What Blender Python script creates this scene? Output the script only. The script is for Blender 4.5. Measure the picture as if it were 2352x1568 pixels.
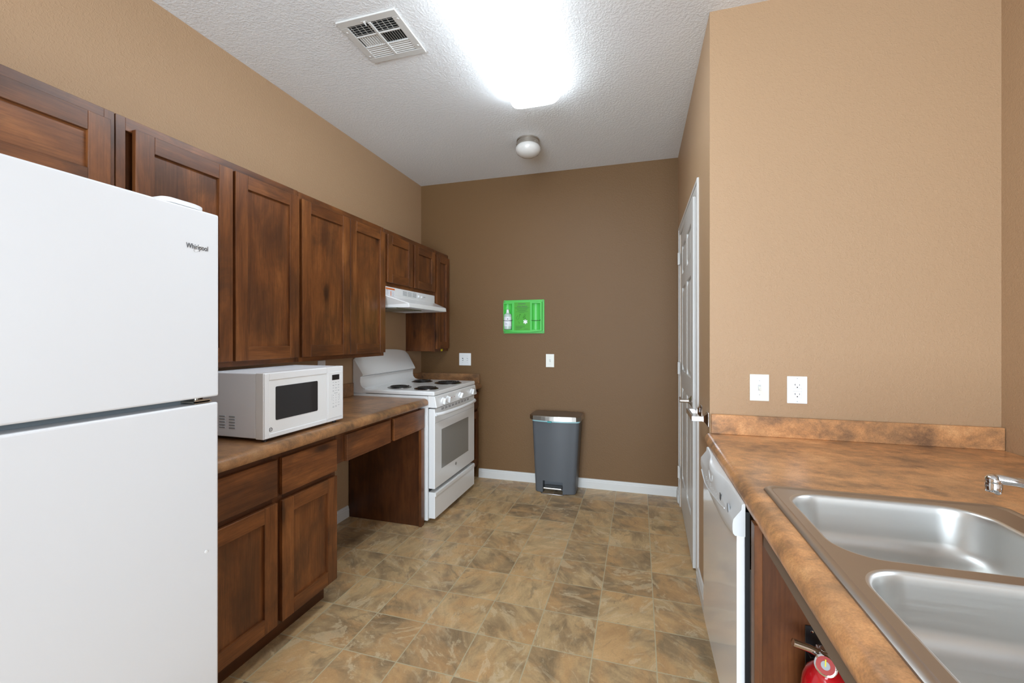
import bpy, bmesh, math, random
from mathutils import Vector, Matrix
random.seed(7)
for o in list(bpy.data.objects): bpy.data.objects.remove(o, do_unlink=True)
scene = bpy.context.scene
PI = math.pi
# ---------------------------------------------------------------- camera
cam_d = bpy.data.cameras.new('camera'); cam = bpy.data.objects.new('camera', cam_d)
scene.collection.objects.link(cam); scene.camera = cam
cam_d.sensor_width = 36.0; cam_d.lens = 981.0/2352*36.0
cam_d.shift_y = -11.0/2352; cam_d.clip_start = 0.02
cam.location = (0, 0, 1.28); cam.rotation_euler = (PI/2, 0, math.radians(16.55))
# ---------------------------------------------------------------- world, added fill lights, exposure
w = bpy.data.worlds.new('world'); scene.world = w; w.use_nodes = True
bg = w.node_tree.nodes['Background']; bg.inputs[0].default_value = (.80, .88, 1, 1); bg.inputs[1].default_value = 1.0
scene.view_settings.view_transform = 'Standard'; scene.view_settings.look = 'None'
scene.view_settings.exposure = 0.62; scene.view_settings.gamma = 1.0; scene.view_settings.use_curve_mapping = False
LAMP = 11.0          # ceiling lamp lens emission
SIDE_FILL_W = 20.0
REAR_FILL_W = 235.0     
rear_fill_d = bpy.data.lights.new('added_rear_fill', 'AREA'); rear_fill_d.shape = 'RECTANGLE'; rear_fill_d.size = 2.5; rear_fill_d.size_y = 2.05  # fill light added behind the camera, outside the made-up rear opening
rear_fill_d.energy = REAR_FILL_W; rear_fill_d.color = (.76, .885, 1.0)
rear_fill = bpy.data.objects.new('added_rear_fill', rear_fill_d); scene.collection.objects.link(rear_fill)
rear_fill.location = (-.30, -3.36, 1.17); rear_fill.rotation_euler = (PI/2, 0, 0)
rear_fill.rotation_euler = Vector((0, 1, 0)).to_track_quat('-Z', 'Z').to_euler()

sd2 = bpy.data.lights.new('added_side_fill', 'AREA'); sd2.shape = 'RECTANGLE'; sd2.size = 1.25; sd2.size_y = .88  # side fill light, added off frame to brighten fridge and left cabinets
sd2.energy = SIDE_FILL_W; sd2.color = (.78, .89, 1.0)
s2_ = bpy.data.objects.new('added_side_fill', sd2); scene.collection.objects.link(s2_); s2_.location = (1.45, .80, 1.585)
s2_.rotation_euler = Vector((-1, 0, -.05)).to_track_quat('-Z', 'Z').to_euler()
# ---------------------------------------------------------------- node helpers
def newmat(name, col=(.8,.8,.8), rough=.5, metal=0, spec=.5, coat=0):
    m = bpy.data.materials.new(name); m.use_nodes = True
    b = m.node_tree.nodes['Principled BSDF']
    b.inputs['Base Color'].default_value = (*col, 1); b.inputs['Roughness'].default_value = rough
    b.inputs['Metallic'].default_value = metal; b.inputs['Specular IOR Level'].default_value = spec
    b.inputs['Coat Weight'].default_value = coat; b.inputs['Coat Roughness'].default_value = .08
    return m
class NT:
    def __init__(s, m): s.t = m.node_tree; s.b = s.t.nodes['Principled BSDF']
    def n(s, typ, **k):
        nd = s.t.nodes.new(typ)
        for a, v in k.items(): setattr(nd, a, v)
        return nd
    def l(s, a, b): s.t.links.new(a, b)
    def pos(s): return s.n('ShaderNodeNewGeometry').outputs['Position']
    def math(s, op, a, b=None, c=None):
        nd = s.n('ShaderNodeMath', operation=op)
        for i, v in enumerate((a, b, c)):
            if v is None: continue
            if isinstance(v, (int, float)): nd.inputs[i].default_value = v
            else: s.l(v, nd.inputs[i])
        return nd.outputs[0]
    def vmath(s, op, a, b=None):
        nd = s.n('ShaderNodeVectorMath', operation=op)
        for i, v in enumerate((a, b)):
            if v is None: continue
            if isinstance(v, (tuple, list)): nd.inputs[i].default_value = v
            else: s.l(v, nd.inputs[i])
        return nd.outputs[0]
    def noise(s, vec, scale, detail=4, rough=.55, dist=0):
        nd = s.n('ShaderNodeTexNoise'); s.l(vec, nd.inputs['Vector'])
        nd.inputs['Scale'].default_value = scale; nd.inputs['Detail'].default_value = detail
        nd.inputs['Roughness'].default_value = rough; nd.inputs['Distortion'].default_value = dist
        return nd.outputs['Fac']
    def ramp(s, fac, stops, interp='LINEAR'):
        nd = s.n('ShaderNodeValToRGB'); s.l(fac, nd.inputs[0]); r = nd.color_ramp; r.interpolation = interp
        while len(r.elements) < len(stops): r.elements.new(.5)
        for e, (p, c) in zip(r.elements, stops):
            e.position = p; e.color = (*c, 1) if len(c) == 3 else c
        return nd.outputs[0]
    def mix(s, fac, a, b, blend='MIX'):
        nd = s.n('ShaderNodeMix', data_type='RGBA', blend_type=blend)
        if isinstance(fac, (int, float)): nd.inputs[0].default_value = fac
        else: s.l(fac, nd.inputs[0])
        for i, v in ((6, a), (7, b)):
            if isinstance(v, tuple): nd.inputs[i].default_value = (*v, 1)
            else: s.l(v, nd.inputs[i])
        return nd.outputs[2]
    def bump(s, h, strength, dist):
        nd = s.n('ShaderNodeBump'); nd.inputs['Strength'].default_value = strength; nd.inputs['Distance'].default_value = dist
        s.l(h, nd.inputs['Height']); s.l(nd.outputs[0], s.b.inputs['Normal'])
def srgb(r, g, b):
    f = lambda c: (c/255/12.92) if c/255 <= .04045 else ((c/255+.055)/1.055)**2.4
    return (f(r), f(g), f(b))

# ---------------------------------------------------------------- materials
def wall_mat(name, col):
    m = newmat(name, col, .5, spec=.35); t = NT(m); p = t.pos()
    a = t.noise(p, 210, 3, .55, .35); c = t.noise(p, 95, 2, .55, .5)
    h1 = t.ramp(a, [(.46, (0,0,0)), (.60, (1,1,1))]); h2 = t.ramp(c, [(.50, (0,0,0)), (.62, (1,1,1))])
    h = t.math('ADD', t.math('MULTIPLY', h1, .5), t.math('MULTIPLY', h2, .8))
    t.bump(h, .6, .0008); return m
def ceiling_mat():
    m = newmat('white_textured_ceiling_paint', (.79,.80,.81), .9, spec=.1); t = NT(m); p = t.pos()
    a = t.noise(p, 190, 3, .6, .2); c = t.noise(p, 85, 2, .5, .4)
    h = t.math('ADD', t.math('MULTIPLY', a, .7), t.ramp(c, [(.42, (0,0,0)), (.62, (1,1,1))]))
    t.bump(h, .55, .0014); return m
def wood_mat(name, ax, tone=1.0, red=0.0):
    """ax: axis the grain runs along (0 x, 1 y, 2 z)"""
    m = newmat(name, (.1,.05,.02), .33, spec=.45); t = NT(m)
    oi = t.n('ShaderNodeObjectInfo'); comb = t.n('ShaderNodeCombineXYZ')
    for k, mul in enumerate((17.0, 31.0, 23.0)): t.l(t.math('MULTIPLY', oi.outputs['Random'], mul), comb.inputs[k])
    p = t.vmath('ADD', t.pos(), comb.outputs[0])
    def sc(al, ac):
        v = [ac]*3; v[ax] = al; return t.vmath('MULTIPLY', p, tuple(v))
    figure = t.noise(sc(1.6, 9), 1.0, 9, .72, .45)
    blotch = t.noise(sc(3.2, 5.5), 1.0, 5, .62, .5)
    fine = t.noise(sc(5, 170), 1.0, 3, .6, .2)
    vor = t.n('ShaderNodeTexVoronoi'); t.l(t.vmath('ADD', sc(2.0, 5.5), (.37,.2,.11)), vor.inputs['Vector']); vor.inputs['Scale'].default_value = 1.0; vor.inputs['Randomness'].default_value = 1.0
    wob = t.math('MULTIPLY', t.math('SUBTRACT', t.noise(sc(14, 30), 1.0, 3, .6), .5), .10)
    k = lambda c: tuple(x*tone for x in c)
    col = t.ramp(figure, [(.24, k((.062,.020,.007))), (.42, k((.122,.040,.012))), (.56, k((.195,.067,.019))), (.74, k((.300,.114,.033)))])
    col = t.mix(t.ramp(blotch, [(.36, (.62,.62,.62)), (.55, (0,0,0))]), col, k((.052,.022,.011)))
    col = t.mix(.55, col, t.ramp(fine, [(.3, (.48,.44,.40)), (.62, (1.08,1.06,1.04))]), 'MULTIPLY')
    knot = t.ramp(t.math('ADD', vor.outputs['Distance'], wob), [(.05, (1,1,1)), (.09, (.75,.75,.75)), (.13, (.25,.25,.25)), (.24, (0,0,0))])
    col = t.mix(t.math('MULTIPLY', knot, .85), col, k((.022,.008,.004)))
    if red: col = t.mix(red, col, (.20,.050,.016))
    t.l(col, t.b.inputs['Base Color'])
    t.bump(fine, .12, .0006); return m
def laminate_mat(name='mottled_rust_laminate', tone=1.0):
    m = newmat(name, (.3,.18,.09), .30, spec=.5); t = NT(m); p = t.pos()
    big = t.noise(t.vmath('MULTIPLY', p, (1, 1.35, 1.35)), 5.0, 8, .62, .25)
    mid = t.noise(t.vmath('MULTIPLY', t.vmath('ADD', p, (4, 2, 7)), (1, 1.3, 1.3)), 19, 9, .68, .25)
    fine = t.noise(p, 260, 4, .7, .2)
    hue = t.noise(t.vmath('ADD', p, (1.5, 8, 3)), 8, 5, .6, .2)
    f = t.math('ADD', t.math('MULTIPLY', big, .55), t.math('MULTIPLY', mid, .45))
    c = lambda *q: tuple(x*tone for x in srgb(*q))
    col = t.ramp(f, [(.38, c(134, 100, 74)), (.45, c(170, 126, 88)), (.53, c(204, 148, 99)), (.63, c(226, 172, 120))])
    col = t.mix(t.ramp(hue, [(.38, (.30,.30,.30)), (.56, (0,0,0))]), col, c(142, 114, 86))
    col = t.mix(.6, col, t.ramp(fine, [(.33, (.66,.64,.62)), (.60, (1.1,1.1,1.1))]), 'MULTIPLY')
    t.l(col, t.b.inputs['Base Color']); t.bump(fine, .08, .0004); return m
def floor_mat():
    m = newmat('stone_look_vinyl_tile', (.4,.3,.2), .38, spec=.42); t = NT(m); p = t.pos()
    sep = t.n('ShaderNodeSeparateXYZ'); t.l(p, sep.inputs[0])
    u = t.math('DIVIDE', t.math('SUBTRACT', sep.outputs[0], .066), .2455)
    v = t.math('DIVIDE', t.math('SUBTRACT', sep.outputs[1], 1.481), .2405)
    iu, iv = t.math('FLOOR', u), t.math('FLOOR', v)
    fu, fv = t.math('SUBTRACT', u, iu), t.math('SUBTRACT', v, iv)
    idv = t.n('ShaderNodeCombineXYZ'); t.l(iu, idv.inputs[0]); t.l(iv, idv.inputs[1])
    wn = t.n('ShaderNodeTexWhiteNoise', noise_dimensions='3D'); t.l(idv.outputs[0], wn.inputs['Vector'])
    off = t.vmath('MULTIPLY', wn.outputs['Color'], (40, 40, 40))
    rot = t.n('ShaderNodeVectorRotate', rotation_type='Z_AXIS'); t.l(p, rot.inputs['Vector'])
    t.l(t.math('MULTIPLY', t.math('ROUND', t.math('MULTIPLY', wn.outputs['Value'], 3)), 1.5708*.5), rot.inputs['Angle'])
    q = t.vmath('ADD', rot.outputs[0], off)
    cloud = t.noise(t.vmath('MULTIPLY', q, (1, 1.9, 1)), 5.0, 11, .66, .7)
    vein = t.noise(t.vmath('MULTIPLY', q, (1, 2.3, 1)), 6.5, 11, .70, 1.0)
    fine = t.noise(q, 160, 3, .65, .4)
    patch = t.noise(t.vmath('MULTIPLY', t.vmath('ADD', q, (3.1, 7.7, 0)), (1, 1.6, 1)), 5.2, 10, .68, .7)
    rust = t.noise(t.vmath('ADD', q, (9.1, 1.7, 0)), 5.0, 4, .6, .8)
    tone = t.math('ADD', t.math('MULTIPLY', cloud, .83), t.math('MULTIPLY', wn.outputs['Value'], .17))
    col = t.ramp(tone, [(.32, srgb(128, 108, 82)), (.43, srgb(156, 130, 97)), (.54, srgb(186, 157, 116)), (.66, srgb(208, 176, 130)), (.78, srgb(220, 196, 158))])
    col = t.mix(t.ramp(rust, [(.46, (0,0,0)), (.62, (.55,.55,.55))]), col, srgb(206, 160, 108))
    col = t.mix(t.ramp(patch, [(.575, (0,0,0)), (.60, (.48,.48,.48)), (.66, (.38,.38,.38))]), col, srgb(216, 196, 160))
    col = t.mix(t.ramp(patch, [(.37, (.48,.48,.48)), (.41, (0,0,0))]), col, srgb(126, 110, 86))
    col = t.mix(t.ramp(vein, [(.56, (0,0,0)), (.62, (.30,.30,.30)), (.70, (.1,.1,.1))]), col, srgb(214, 197, 164))
    col = t.mix(t.ramp(vein, [(.33, (.35,.35,.35)), (.40, (0,0,0))]), col, srgb(122, 104, 80))
    col = t.mix(.35, col, t.ramp(fine, [(.35, (.78,.78,.78)), (.6, (1.06,1.06,1.06))]), 'MULTIPLY')
    def edge(f): return t.math('LESS_THAN', t.math('MINIMUM', f, t.math('SUBTRACT', 1.0, f)), .0088)
    g = t.math('MAXIMUM', edge(fu), edge(fv))
    col = t.mix(g, col, srgb(184, 173, 142))
    t.l(col, t.b.inputs['Base Color'])
    t.l(t.ramp(cloud, [(.3, (.30,.30,.30)), (.7, (.44,.44,.44))]), t.b.inputs['Roughness'])
    t.bump(t.math('ADD', t.math('MULTIPLY', g, -1.0), t.math('MULTIPLY', cloud, .5)), .35, .0012); return m
def steel_mat(name, col, rough, ax=None):
    m = newmat(name, col, rough, 1.0); t = NT(m)
    if ax is not None:
        v = [220]*3; v[ax] = 3
        f = t.noise(t.vmath('MULTIPLY', t.pos(), tuple(v)), 1, 2, .5)
        t.l(t.ramp(f, [(.3, (rough-.02,)*3), (.7, (rough+.03,)*3)]), t.b.inputs['Roughness'])
    return m
def enamel(name, col, rough=.25, coat=.3):
    m = newmat(name, col, rough, spec=.5, coat=coat); t = NT(m)
    f = t.noise(t.pos(), 400, 2, .5); t.bump(f, .02, .0003); return m
M = {}
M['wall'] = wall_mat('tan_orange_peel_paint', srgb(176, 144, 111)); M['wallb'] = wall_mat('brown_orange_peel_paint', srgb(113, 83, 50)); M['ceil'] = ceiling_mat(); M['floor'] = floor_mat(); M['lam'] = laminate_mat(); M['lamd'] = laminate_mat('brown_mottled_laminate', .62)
for i, a in enumerate('xyz'):
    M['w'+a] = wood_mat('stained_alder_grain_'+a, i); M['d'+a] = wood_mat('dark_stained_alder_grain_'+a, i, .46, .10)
M['fridge'] = enamel('white_fridge_enamel', (.72,.73,.745), .38, .15)
M['white'] = enamel('white_appliance_enamel', (.84,.85,.85), .24, .35)
M['dw'] = enamel('white_glossy_panel', (.82,.82,.82), .14, .6)
M['console'] = enamel('white_console_plastic', (.66,.67,.67), .35, .1)
M['plastic'] = enamel('white_plastic', (.84,.85,.86), .35, .1)
M['mwside'] = enamel('pale_grey_painted_metal', (.85,.88,.93), .42, .0)
M['trim'] = newmat('white_trim_paint', (.63,.62,.595), .35)
M['ivory'] = newmat('ivory_plate_plastic', (.80,.79,.72), .35)
M['platew'] = newmat('white_plate_plastic', (.85,.86,.86), .3)
M['dark'] = newmat('black_shadow_gap', (.012,.012,.012), .6)
M['gasket'] = newmat('grey_rubber_gasket', (.22,.26,.28), .6)
M['black'] = newmat('black_plastic', (.015,.015,.017), .3)
M['glass'] = newmat('dark_oven_glass', (.028,.028,.03), .07, spec=.7)
M['ovenw'] = newmat('grey_oven_window', (.27,.27,.255), .12, spec=.6)
M['grey'] = newmat('grey_print', (.32,.34,.36), .5)
M['dgrey'] = newmat('dark_grey_print', (.06,.06,.065), .4)
M['bgrey'] = newmat('pale_print_grey', (.55,.56,.56), .5)
M['steel'] = steel_mat('brushed_sink_steel', (.62,.62,.60), .40, 0)
M['rim'] = steel_mat('satin_sink_rim_steel', (.46,.43,.40), .34)
M['chrome'] = steel_mat('polished_chrome', (.66,.66,.67), .09)
M['nickel'] = steel_mat('satin_nickel', (.58,.54,.49), .28)
M['lidsteel'] = steel_mat('brushed_lid_steel', (.50,.48,.45), .30, 0)
M['galv'] = steel_mat('galvanised_hinge_metal', (.55,.50,.42), .35)
M['filter'] = steel_mat('aluminium_mesh_filter', (.42,.42,.36), .5)
_n = NT(M['filter']); _v = _n.n('ShaderNodeTexVoronoi'); _n.l(_n.vmath('MULTIPLY', _n.pos(), (95, 95, 95)), _v.inputs['Vector']); _v.inputs['Randomness'].default_value = .25
_n.l(_n.ramp(_v.outputs['Distance'], [(.30, (.03,.03,.02)), (.45, (.48,.47,.38))]), _n.b.inputs['Base Color'])
M['coil'] = newmat('black_burner_coil', (.018,.017,.016), .4)
M['pan'] = steel_mat('drip_pan_chrome', (.16,.14,.13), .22)
M['binbody'] = newmat('slate_grey_bin_plastic', srgb(84, 87, 91), .45)
M['binlid'] = steel_mat('lid_top_steel', (.36,.33,.31), .38)
M['teal'] = newmat('teal_bin_liner', (.02,.28,.28), .35)
M['tealp'] = newmat('pale_teal_bin_liner', (.36,.62,.66), .35)
M['green'] = newmat('bright_green_plastic', (.075,.52,.075), .38)
M['greenl'] = newmat('leaf_green_label', (.055,.36,.012), .5)
M['greend'] = newmat('dark_green_print', (.015,.12,.01), .5)
M['bottle'] = newmat('translucent_bottle_plastic', (.50,.62,.56), .3)
M['label'] = newmat('white_paper_label', (.78,.79,.84), .5)
M['yellow'] = newmat('yellow_sticker', (.75,.62,.02), .5)
M['orange'] = newmat('orange_sticker_band', (.72,.16,.02), .5)
M['red'] = newmat('glossy_red_enamel', (.40,.003,.008), .22, coat=.6)
M['redp'] = newmat('red_indicator', (.35,.02,.015), .4)
M['apron'] = newmat('brown_painted_rail', (.16,.115,.085), .45)
M['globe'] = newmat('opal_white_glass', (.70,.68,.65), .18, coat=.5)
lm = newmat('glowing_lamp_lens', (.9,.9,.9), .5); lm.node_tree.nodes['Principled BSDF'].inputs['Emission Color'].default_value = (.80,.91,1,1)
lm.node_tree.nodes['Principled BSDF'].inputs['Emission Strength'].default_value = LAMP; M['lamp'] = lm
M['pane'] = newmat('added_window_glass', (1,1,1), .0)  # glass for the two added, unseen windows
_t = M['pane'].node_tree; _tr = _t.nodes.new('ShaderNodeBsdfTransparent'); _gl = _t.nodes.new('ShaderNodeBsdfGlossy'); _gl.inputs['Roughness'].default_value = .02
_fr = _t.nodes.new('ShaderNodeFresnel'); _mx = _t.nodes.new('ShaderNodeMixShader')
_t.links.new(_fr.outputs[0], _mx.inputs[0]); _t.links.new(_tr.outputs[0], _mx.inputs[1]); _t.links.new(_gl.outputs[0], _mx.inputs[2])
_t.links.new(_mx.outputs[0], _t.nodes['Material Output'].inputs['Surface'])

# ---------------------------------------------------------------- mesh helpers
WLOC = {}     # world location of every object (roots carry an offset, parts sit at their parent's origin)
class MB:
    def __init__(s): s.bm = bmesh.new()
    def faces(s, vs, fs, mat=0, smooth=False):
        v = [s.bm.verts.new(p) for p in vs]; out = []
        for f in fs:
            try: fc = s.bm.faces.new([v[i] for i in f])
            except ValueError: continue
            fc.material_index = mat; fc.smooth = smooth; out.append(fc)
        return out
    def box(s, x0, x1, y0, y1, z0, z1, mat=0):
        x0, x1 = sorted((x0, x1)); y0, y1 = sorted((y0, y1)); z0, z1 = sorted((z0, z1))
        vs = [(x, y, z) for x in (x0, x1) for y in (y0, y1) for z in (z0, z1)]
        s.faces(vs, [(0,1,3,2),(4,6,7,5),(0,4,5,1),(2,3,7,6),(0,2,6,4),(1,5,7,3)], mat); return s
    def loft(s, rings, mat=0, closed=True, cap=True, smooth=False):
        n = len(rings[0]); vs = [p for r in rings for p in r]; fs = []
        for i in range(len(rings)-1):
            for j in range(n if closed else n-1):
                k = (j+1) % n; fs.append((i*n+j, i*n+k, (i+1)*n+k, (i+1)*n+j))
        if cap and closed:
            fs.append(tuple(range(n-1, -1, -1))); fs.append(tuple(range((len(rings)-1)*n, len(rings)*n)))
        out = s.faces(vs, fs, mat, smooth)
        if cap and closed and len(out) == len(fs):
            out[-1].smooth = False; out[-2].smooth = False
        return s
    def prism(s, prof, axis, a, b, mat=0, smooth=False):
        """prof: 2-D points in the two remaining axes (in x,y,z order)"""
        def P(u, v, w): q = [u, v]; q.insert(axis, w); return tuple(q)
        return s.loft([[P(u, v, a) for u, v in prof], [P(u, v, b) for u, v in prof]], mat, smooth=smooth)
    def cyl(s, c, r, h, axis=2, n=32, mat=0, r2=None):
        r2 = r if r2 is None else r2
        def R(rr, w):
            o = []
            for i in range(n):
                q = [rr*math.cos(2*PI*i/n), rr*math.sin(2*PI*i/n)]; q.insert(axis, w); o.append((c[0]+q[0], c[1]+q[1], c[2]+q[2]))
            return o
        return s.loft([R(r, 0), R(r2, h)], mat, smooth=n > 10)
    def lathe(s, c, prof, axis=2, n=40, mat=0, cap=True):
        rings = []
        for rr, wv in prof:
            o = []
            for i in range(n):
                q = [rr*math.cos(2*PI*i/n), rr*math.sin(2*PI*i/n)]; q.insert(axis, wv); o.append((c[0]+q[0], c[1]+q[1], c[2]+q[2]))
            rings.append(o)
        return s.loft(rings, mat, cap=cap, smooth=True)
    def tube(s, pts, r, n=12, mat=0, close=False):
        pts = [Vector(p) for p in pts]; rings = []; up = None
        for i, p in enumerate(pts):
            a = pts[i-1] if (i or close) else p; b = pts[(i+1) % len(pts)] if (i < len(pts)-1 or close) else p
            d = (b-a).normalized()
            if up is None: up = Vector((0,0,1)) if abs(d.z) < .9 else Vector((1,0,0))
            e = d.cross(up).normalized(); f = e.cross(d).normalized(); up = f
            rr = r[i] if isinstance(r, (list, tuple)) else r
            rings.append([tuple(p + rr*(math.cos(2*PI*k/n)*e + math.sin(2*PI*k/n)*f)) for k in range(n)])
        if close: rings.append(rings[0])
        return s.loft(rings, mat, cap=not close, smooth=True)
    def xform(s, mtx): bmesh.ops.transform(s.bm, matrix=mtx, verts=s.bm.verts); return s
    def build(s, name, mats, parent=None, bevel=0, seg=2, angle=35, kind=None, sharp=35):
        if isinstance(mats, str): mats = [mats]
        bmesh.ops.recalc_face_normals(s.bm, faces=s.bm.faces)
        if parent is None:
            xs = [v.co for v in s.bm.verts]
            loc = Vector(((min(v.x for v in xs)+max(v.x for v in xs))/2, (min(v.y for v in xs)+max(v.y for v in xs))/2, min(v.z for v in xs)))
        else: loc = WLOC[parent.name]
        bmesh.ops.translate(s.bm, verts=s.bm.verts, vec=-loc)
        me = bpy.data.meshes.new(name); s.bm.to_mesh(me); s.bm.free()
        for k in mats: me.materials.append(M[k])
        if any(p.use_smooth for p in me.polygons): me.set_sharp_from_angle(angle=math.radians(sharp))
        o = bpy.data.objects.new(name, me); scene.collection.objects.link(o)
        if parent is None: o.location = loc
        else: o.parent = parent
        WLOC[o.name] = loc.copy()
        if bevel:
            b = o.modifiers.new('bevel', 'BEVEL'); b.width = bevel; b.segments = seg; b.limit_method = 'ANGLE'; b.angle_limit = math.radians(angle)
            b.harden_normals = False
        if kind: o['kind'] = kind
        return o
def thing(name, loc, label, cat, group=None):
    o = bpy.data.objects.new(name, None); scene.collection.objects.link(o); o.location = loc; o.empty_display_size = .05
    WLOC[o.name] = Vector(loc); o['label'] = label; o['category'] = cat
    if group: o['group'] = group
    return o
def tag(o, label, cat, group=None):
    o['label'] = label; o['category'] = cat
    if group: o['group'] = group
    return o
def struct_empty(name, loc):
    o = bpy.data.objects.new(name, None); scene.collection.objects.link(o); o.location = loc; WLOC[o.name] = Vector(loc); o['kind'] = 'structure'; return o
def text(name, body, org, xd, yd, width, mat, parent, height=None, ext=.0004, align='LEFT', shear=0, bold=0):
    """flat lettering fitted to a width; org = lower left corner of the text box"""
    cu = bpy.data.curves.new(name, 'FONT'); cu.body = body; cu.size = 1; cu.resolution_u = 4; cu.shear = shear; cu.offset = bold
    tmp = bpy.data.objects.new('t', cu); scene.collection.objects.link(tmp)
    bpy.context.view_layer.update()
    me = bpy.data.meshes.new_from_object(tmp.evaluated_get(bpy.context.evaluated_depsgraph_get()))
    bpy.data.objects.remove(tmp, do_unlink=True)
    xs = [v.co.x for v in me.vertices]; ys = [v.co.y for v in me.vertices]
    x0, x1, y0, y1 = min(xs), max(xs), min(ys), max(ys); k = width/(x1-x0); ky = k if height is None else height/(y1-y0)
    X, Y = Vector(xd), Vector(yd); N = X.cross(Y); O = Vector(org) - WLOC[parent.name]
    for v in me.vertices: v.co = O + X*((v.co.x-x0)*k) + Y*((v.co.y-y0)*ky) + N*ext
    me.materials.clear(); me.materials.append(M[mat]); me.name = name
    o = bpy.data.objects.new(name, me); scene.collection.objects.link(o); o.parent = parent; WLOC[o.name] = WLOC[parent.name].copy()
    return o
def rrect(x0, x1, y0, y1, r, z, n=8):
    rs = r if isinstance(r, (list, tuple)) else [r]*4
    o = []
    for (cx, cy, a0, rr) in ((x1-rs[0], y1-rs[0], 0, rs[0]), (x0+rs[1], y1-rs[1], 90, rs[1]), (x0+rs[2], y0+rs[2], 180, rs[2]), (x1-rs[3], y0+rs[3], 270, rs[3])):
        for i in range(n+1):
            a = math.radians(a0+90*i/n); o.append((cx+rr*math.cos(a), cy+rr*math.sin(a), z))
    return o

# =============================================================== SETTING
XL, XR, YB, YR, ZC, XE, YN = -1.99, .30, 3.657, 2.058, 2.714, 1.303, -3.2
MB().box(XL-.12, XE+.12, YN-.12, YB+.12, -.1, 0).build('floor', 'floor', kind='structure')
MB().box(XL-.12, XE+.12, YN-.12, YB+.12, ZC, ZC+.1).build('ceiling', 'ceil', kind='structure')
MB().box(XL-.12, XL, YN, YB, 0, ZC).build('wall_left', 'wall', kind='structure')
MB().box(XL-.12, XR+.12, YB, YB+.12, 0, ZC).build('wall_back', 'wallb', kind='structure')
mb = MB(); mb.box(XR, XR+.12, YR+.12, 2.495, 0, ZC); mb.box(XR, XR+.12, 3.435, YB, 0, ZC); mb.box(XR, XR+.12, 2.495, 3.435, 2.05, ZC); mb.box(XR+.05, XR+.12, 2.495, 3.435, 0, 2.05)
mb.build('wall_closet', 'wall', kind='structure')
MB().box(XR, XE, YR, YR+.12, 0, ZC).build('wall_right', 'wall', kind='structure')
SW = (.15, 1.45, 1.12, 2.05)
mb = MB(); mb.box(XE, XE+.12, YN, SW[0], 0, ZC); mb.box(XE, XE+.12, SW[1], YR+.12, 0, ZC); mb.box(XE, XE+.12, SW[0], SW[1], 0, SW[2]); mb.box(XE, XE+.12, SW[0], SW[1], SW[3], ZC)
mb.build('wall_end', 'wall', kind='structure')
wn = struct_empty('added_window_2', (XE, .8, SW[2])); mb = MB()  # unseen window made up to carry the side fill light
for a, b, c, d in ((SW[0], SW[1], SW[2], SW[2]+.04), (SW[0], SW[1], SW[3]-.04, SW[3]), (SW[0], SW[0]+.04, SW[2]+.04, SW[3]-.04), (SW[1]-.04, SW[1], SW[2]+.04, SW[3]-.04)): mb.box(XE+.03, XE+.10, a, b, c, d)
mb.build('added_window_frame', 'trim', wn, .003)
MB().box(XE+.062, XE+.066, SW[0]+.04, SW[1]-.04, SW[2]+.04, SW[3]-.04).build('added_window_pane', 'pane', wn)
mb = MB(); WX0, WX1, WZ0, WZ1 = -1.5, .9, .12, 2.22
mb.box(XL, WX0, YN-.12, YN, 0, ZC); mb.box(WX1, XE, YN-.12, YN, 0, ZC); mb.box(WX0, WX1, YN-.12, YN, 0, WZ0); mb.box(WX0, WX1, YN-.12, YN, WZ1, ZC)
mb.build('wall_rear', 'wall', kind='structure')
wn = struct_empty('added_window_1', (-.3, YN, WZ0))  # unseen window added behind the camera as a source for the rear fill
mb = MB()
for a, b, c, d in ((WX0, WX1, WZ0, WZ0+.05), (WX0, WX1, WZ1-.05, WZ1), (WX0, WX0+.05, WZ0+.05, WZ1-.05), (WX1-.05, WX1, WZ0+.05, WZ1-.05), (-.325, -.275, WZ0+.05, WZ1-.05)): mb.box(a, b, YN-.10, YN-.02, c, d)
mb.build('added_window_frame', 'trim', wn, .003)
MB().box(WX0+.05, WX1-.05, YN-.062, YN-.058, WZ0+.05, WZ1-.05).build('added_window_pane', 'pane', wn)
bbp = [(0, 0), (.014, 0), (.014, .055), (.011, .060), (.011, .068), (.006, .078), (0, .080)]
def baseboard(name, axis, fixed, sgn, a, b):
    # axis: direction the board runs; fixed: wall plane; sgn: which way it stands out
    prof = [(fixed+sgn*u, v) for u, v in bbp]
    return MB().prism(prof, axis, a, b).build(name, 'trim', kind='structure')
baseboard('baseboard_back', 0, YB, -1, -1.40, XR)
baseboard('baseboard_left', 1, XL, 1, 1.745, 2.583)
mb = MB(); prof = [(XR-u, v) for u, v in bbp]; mb.prism(prof, 1, 2.03, 2.41); mb.prism(prof, 1, 3.522, YB-.014)
mb.build('baseboard_closet', 'trim', kind='structure')

# ---- closet door (ajar by a hand's breadth)
d1 = struct_empty('door_1', (XR, 2.96, 0))
mb = MB()
for (a, b, c, d) in ((2.412, 2.492, 0, 2.112), (3.438, 3.518, 0, 2.112), (2.492, 3.438, 2.045, 2.112)):
    mb.box(XR-.006, XR+.002, a, b, c, d)
mb.box(XR-.010, XR-.005, 2.412, 2.432, 0, 2.112); mb.box(XR-.010, XR-.005, 3.498, 3.518, 0, 2.112); mb.box(XR-.010, XR-.005, 2.432, 3.498, 2.092, 2.112)
mb.build('door_casing', 'trim', d1, .003)
mb = MB(); LW, LH = .905, 2.035                       # leaf in local axes: x thickness, y from hinge toward the latch, z up
cols = ((.115, .40), (.505, .79)); rows = ((.22, .86), (.98, 1.60), (1.70, 1.93))
rows = ((.24, .90), (1.03, 1.62), (1.72, 1.92))
mb.box(-.013, .022, 0, LW, 0, LH)
ys = [0, .115, .40, .505, .79, LW]; 
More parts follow.
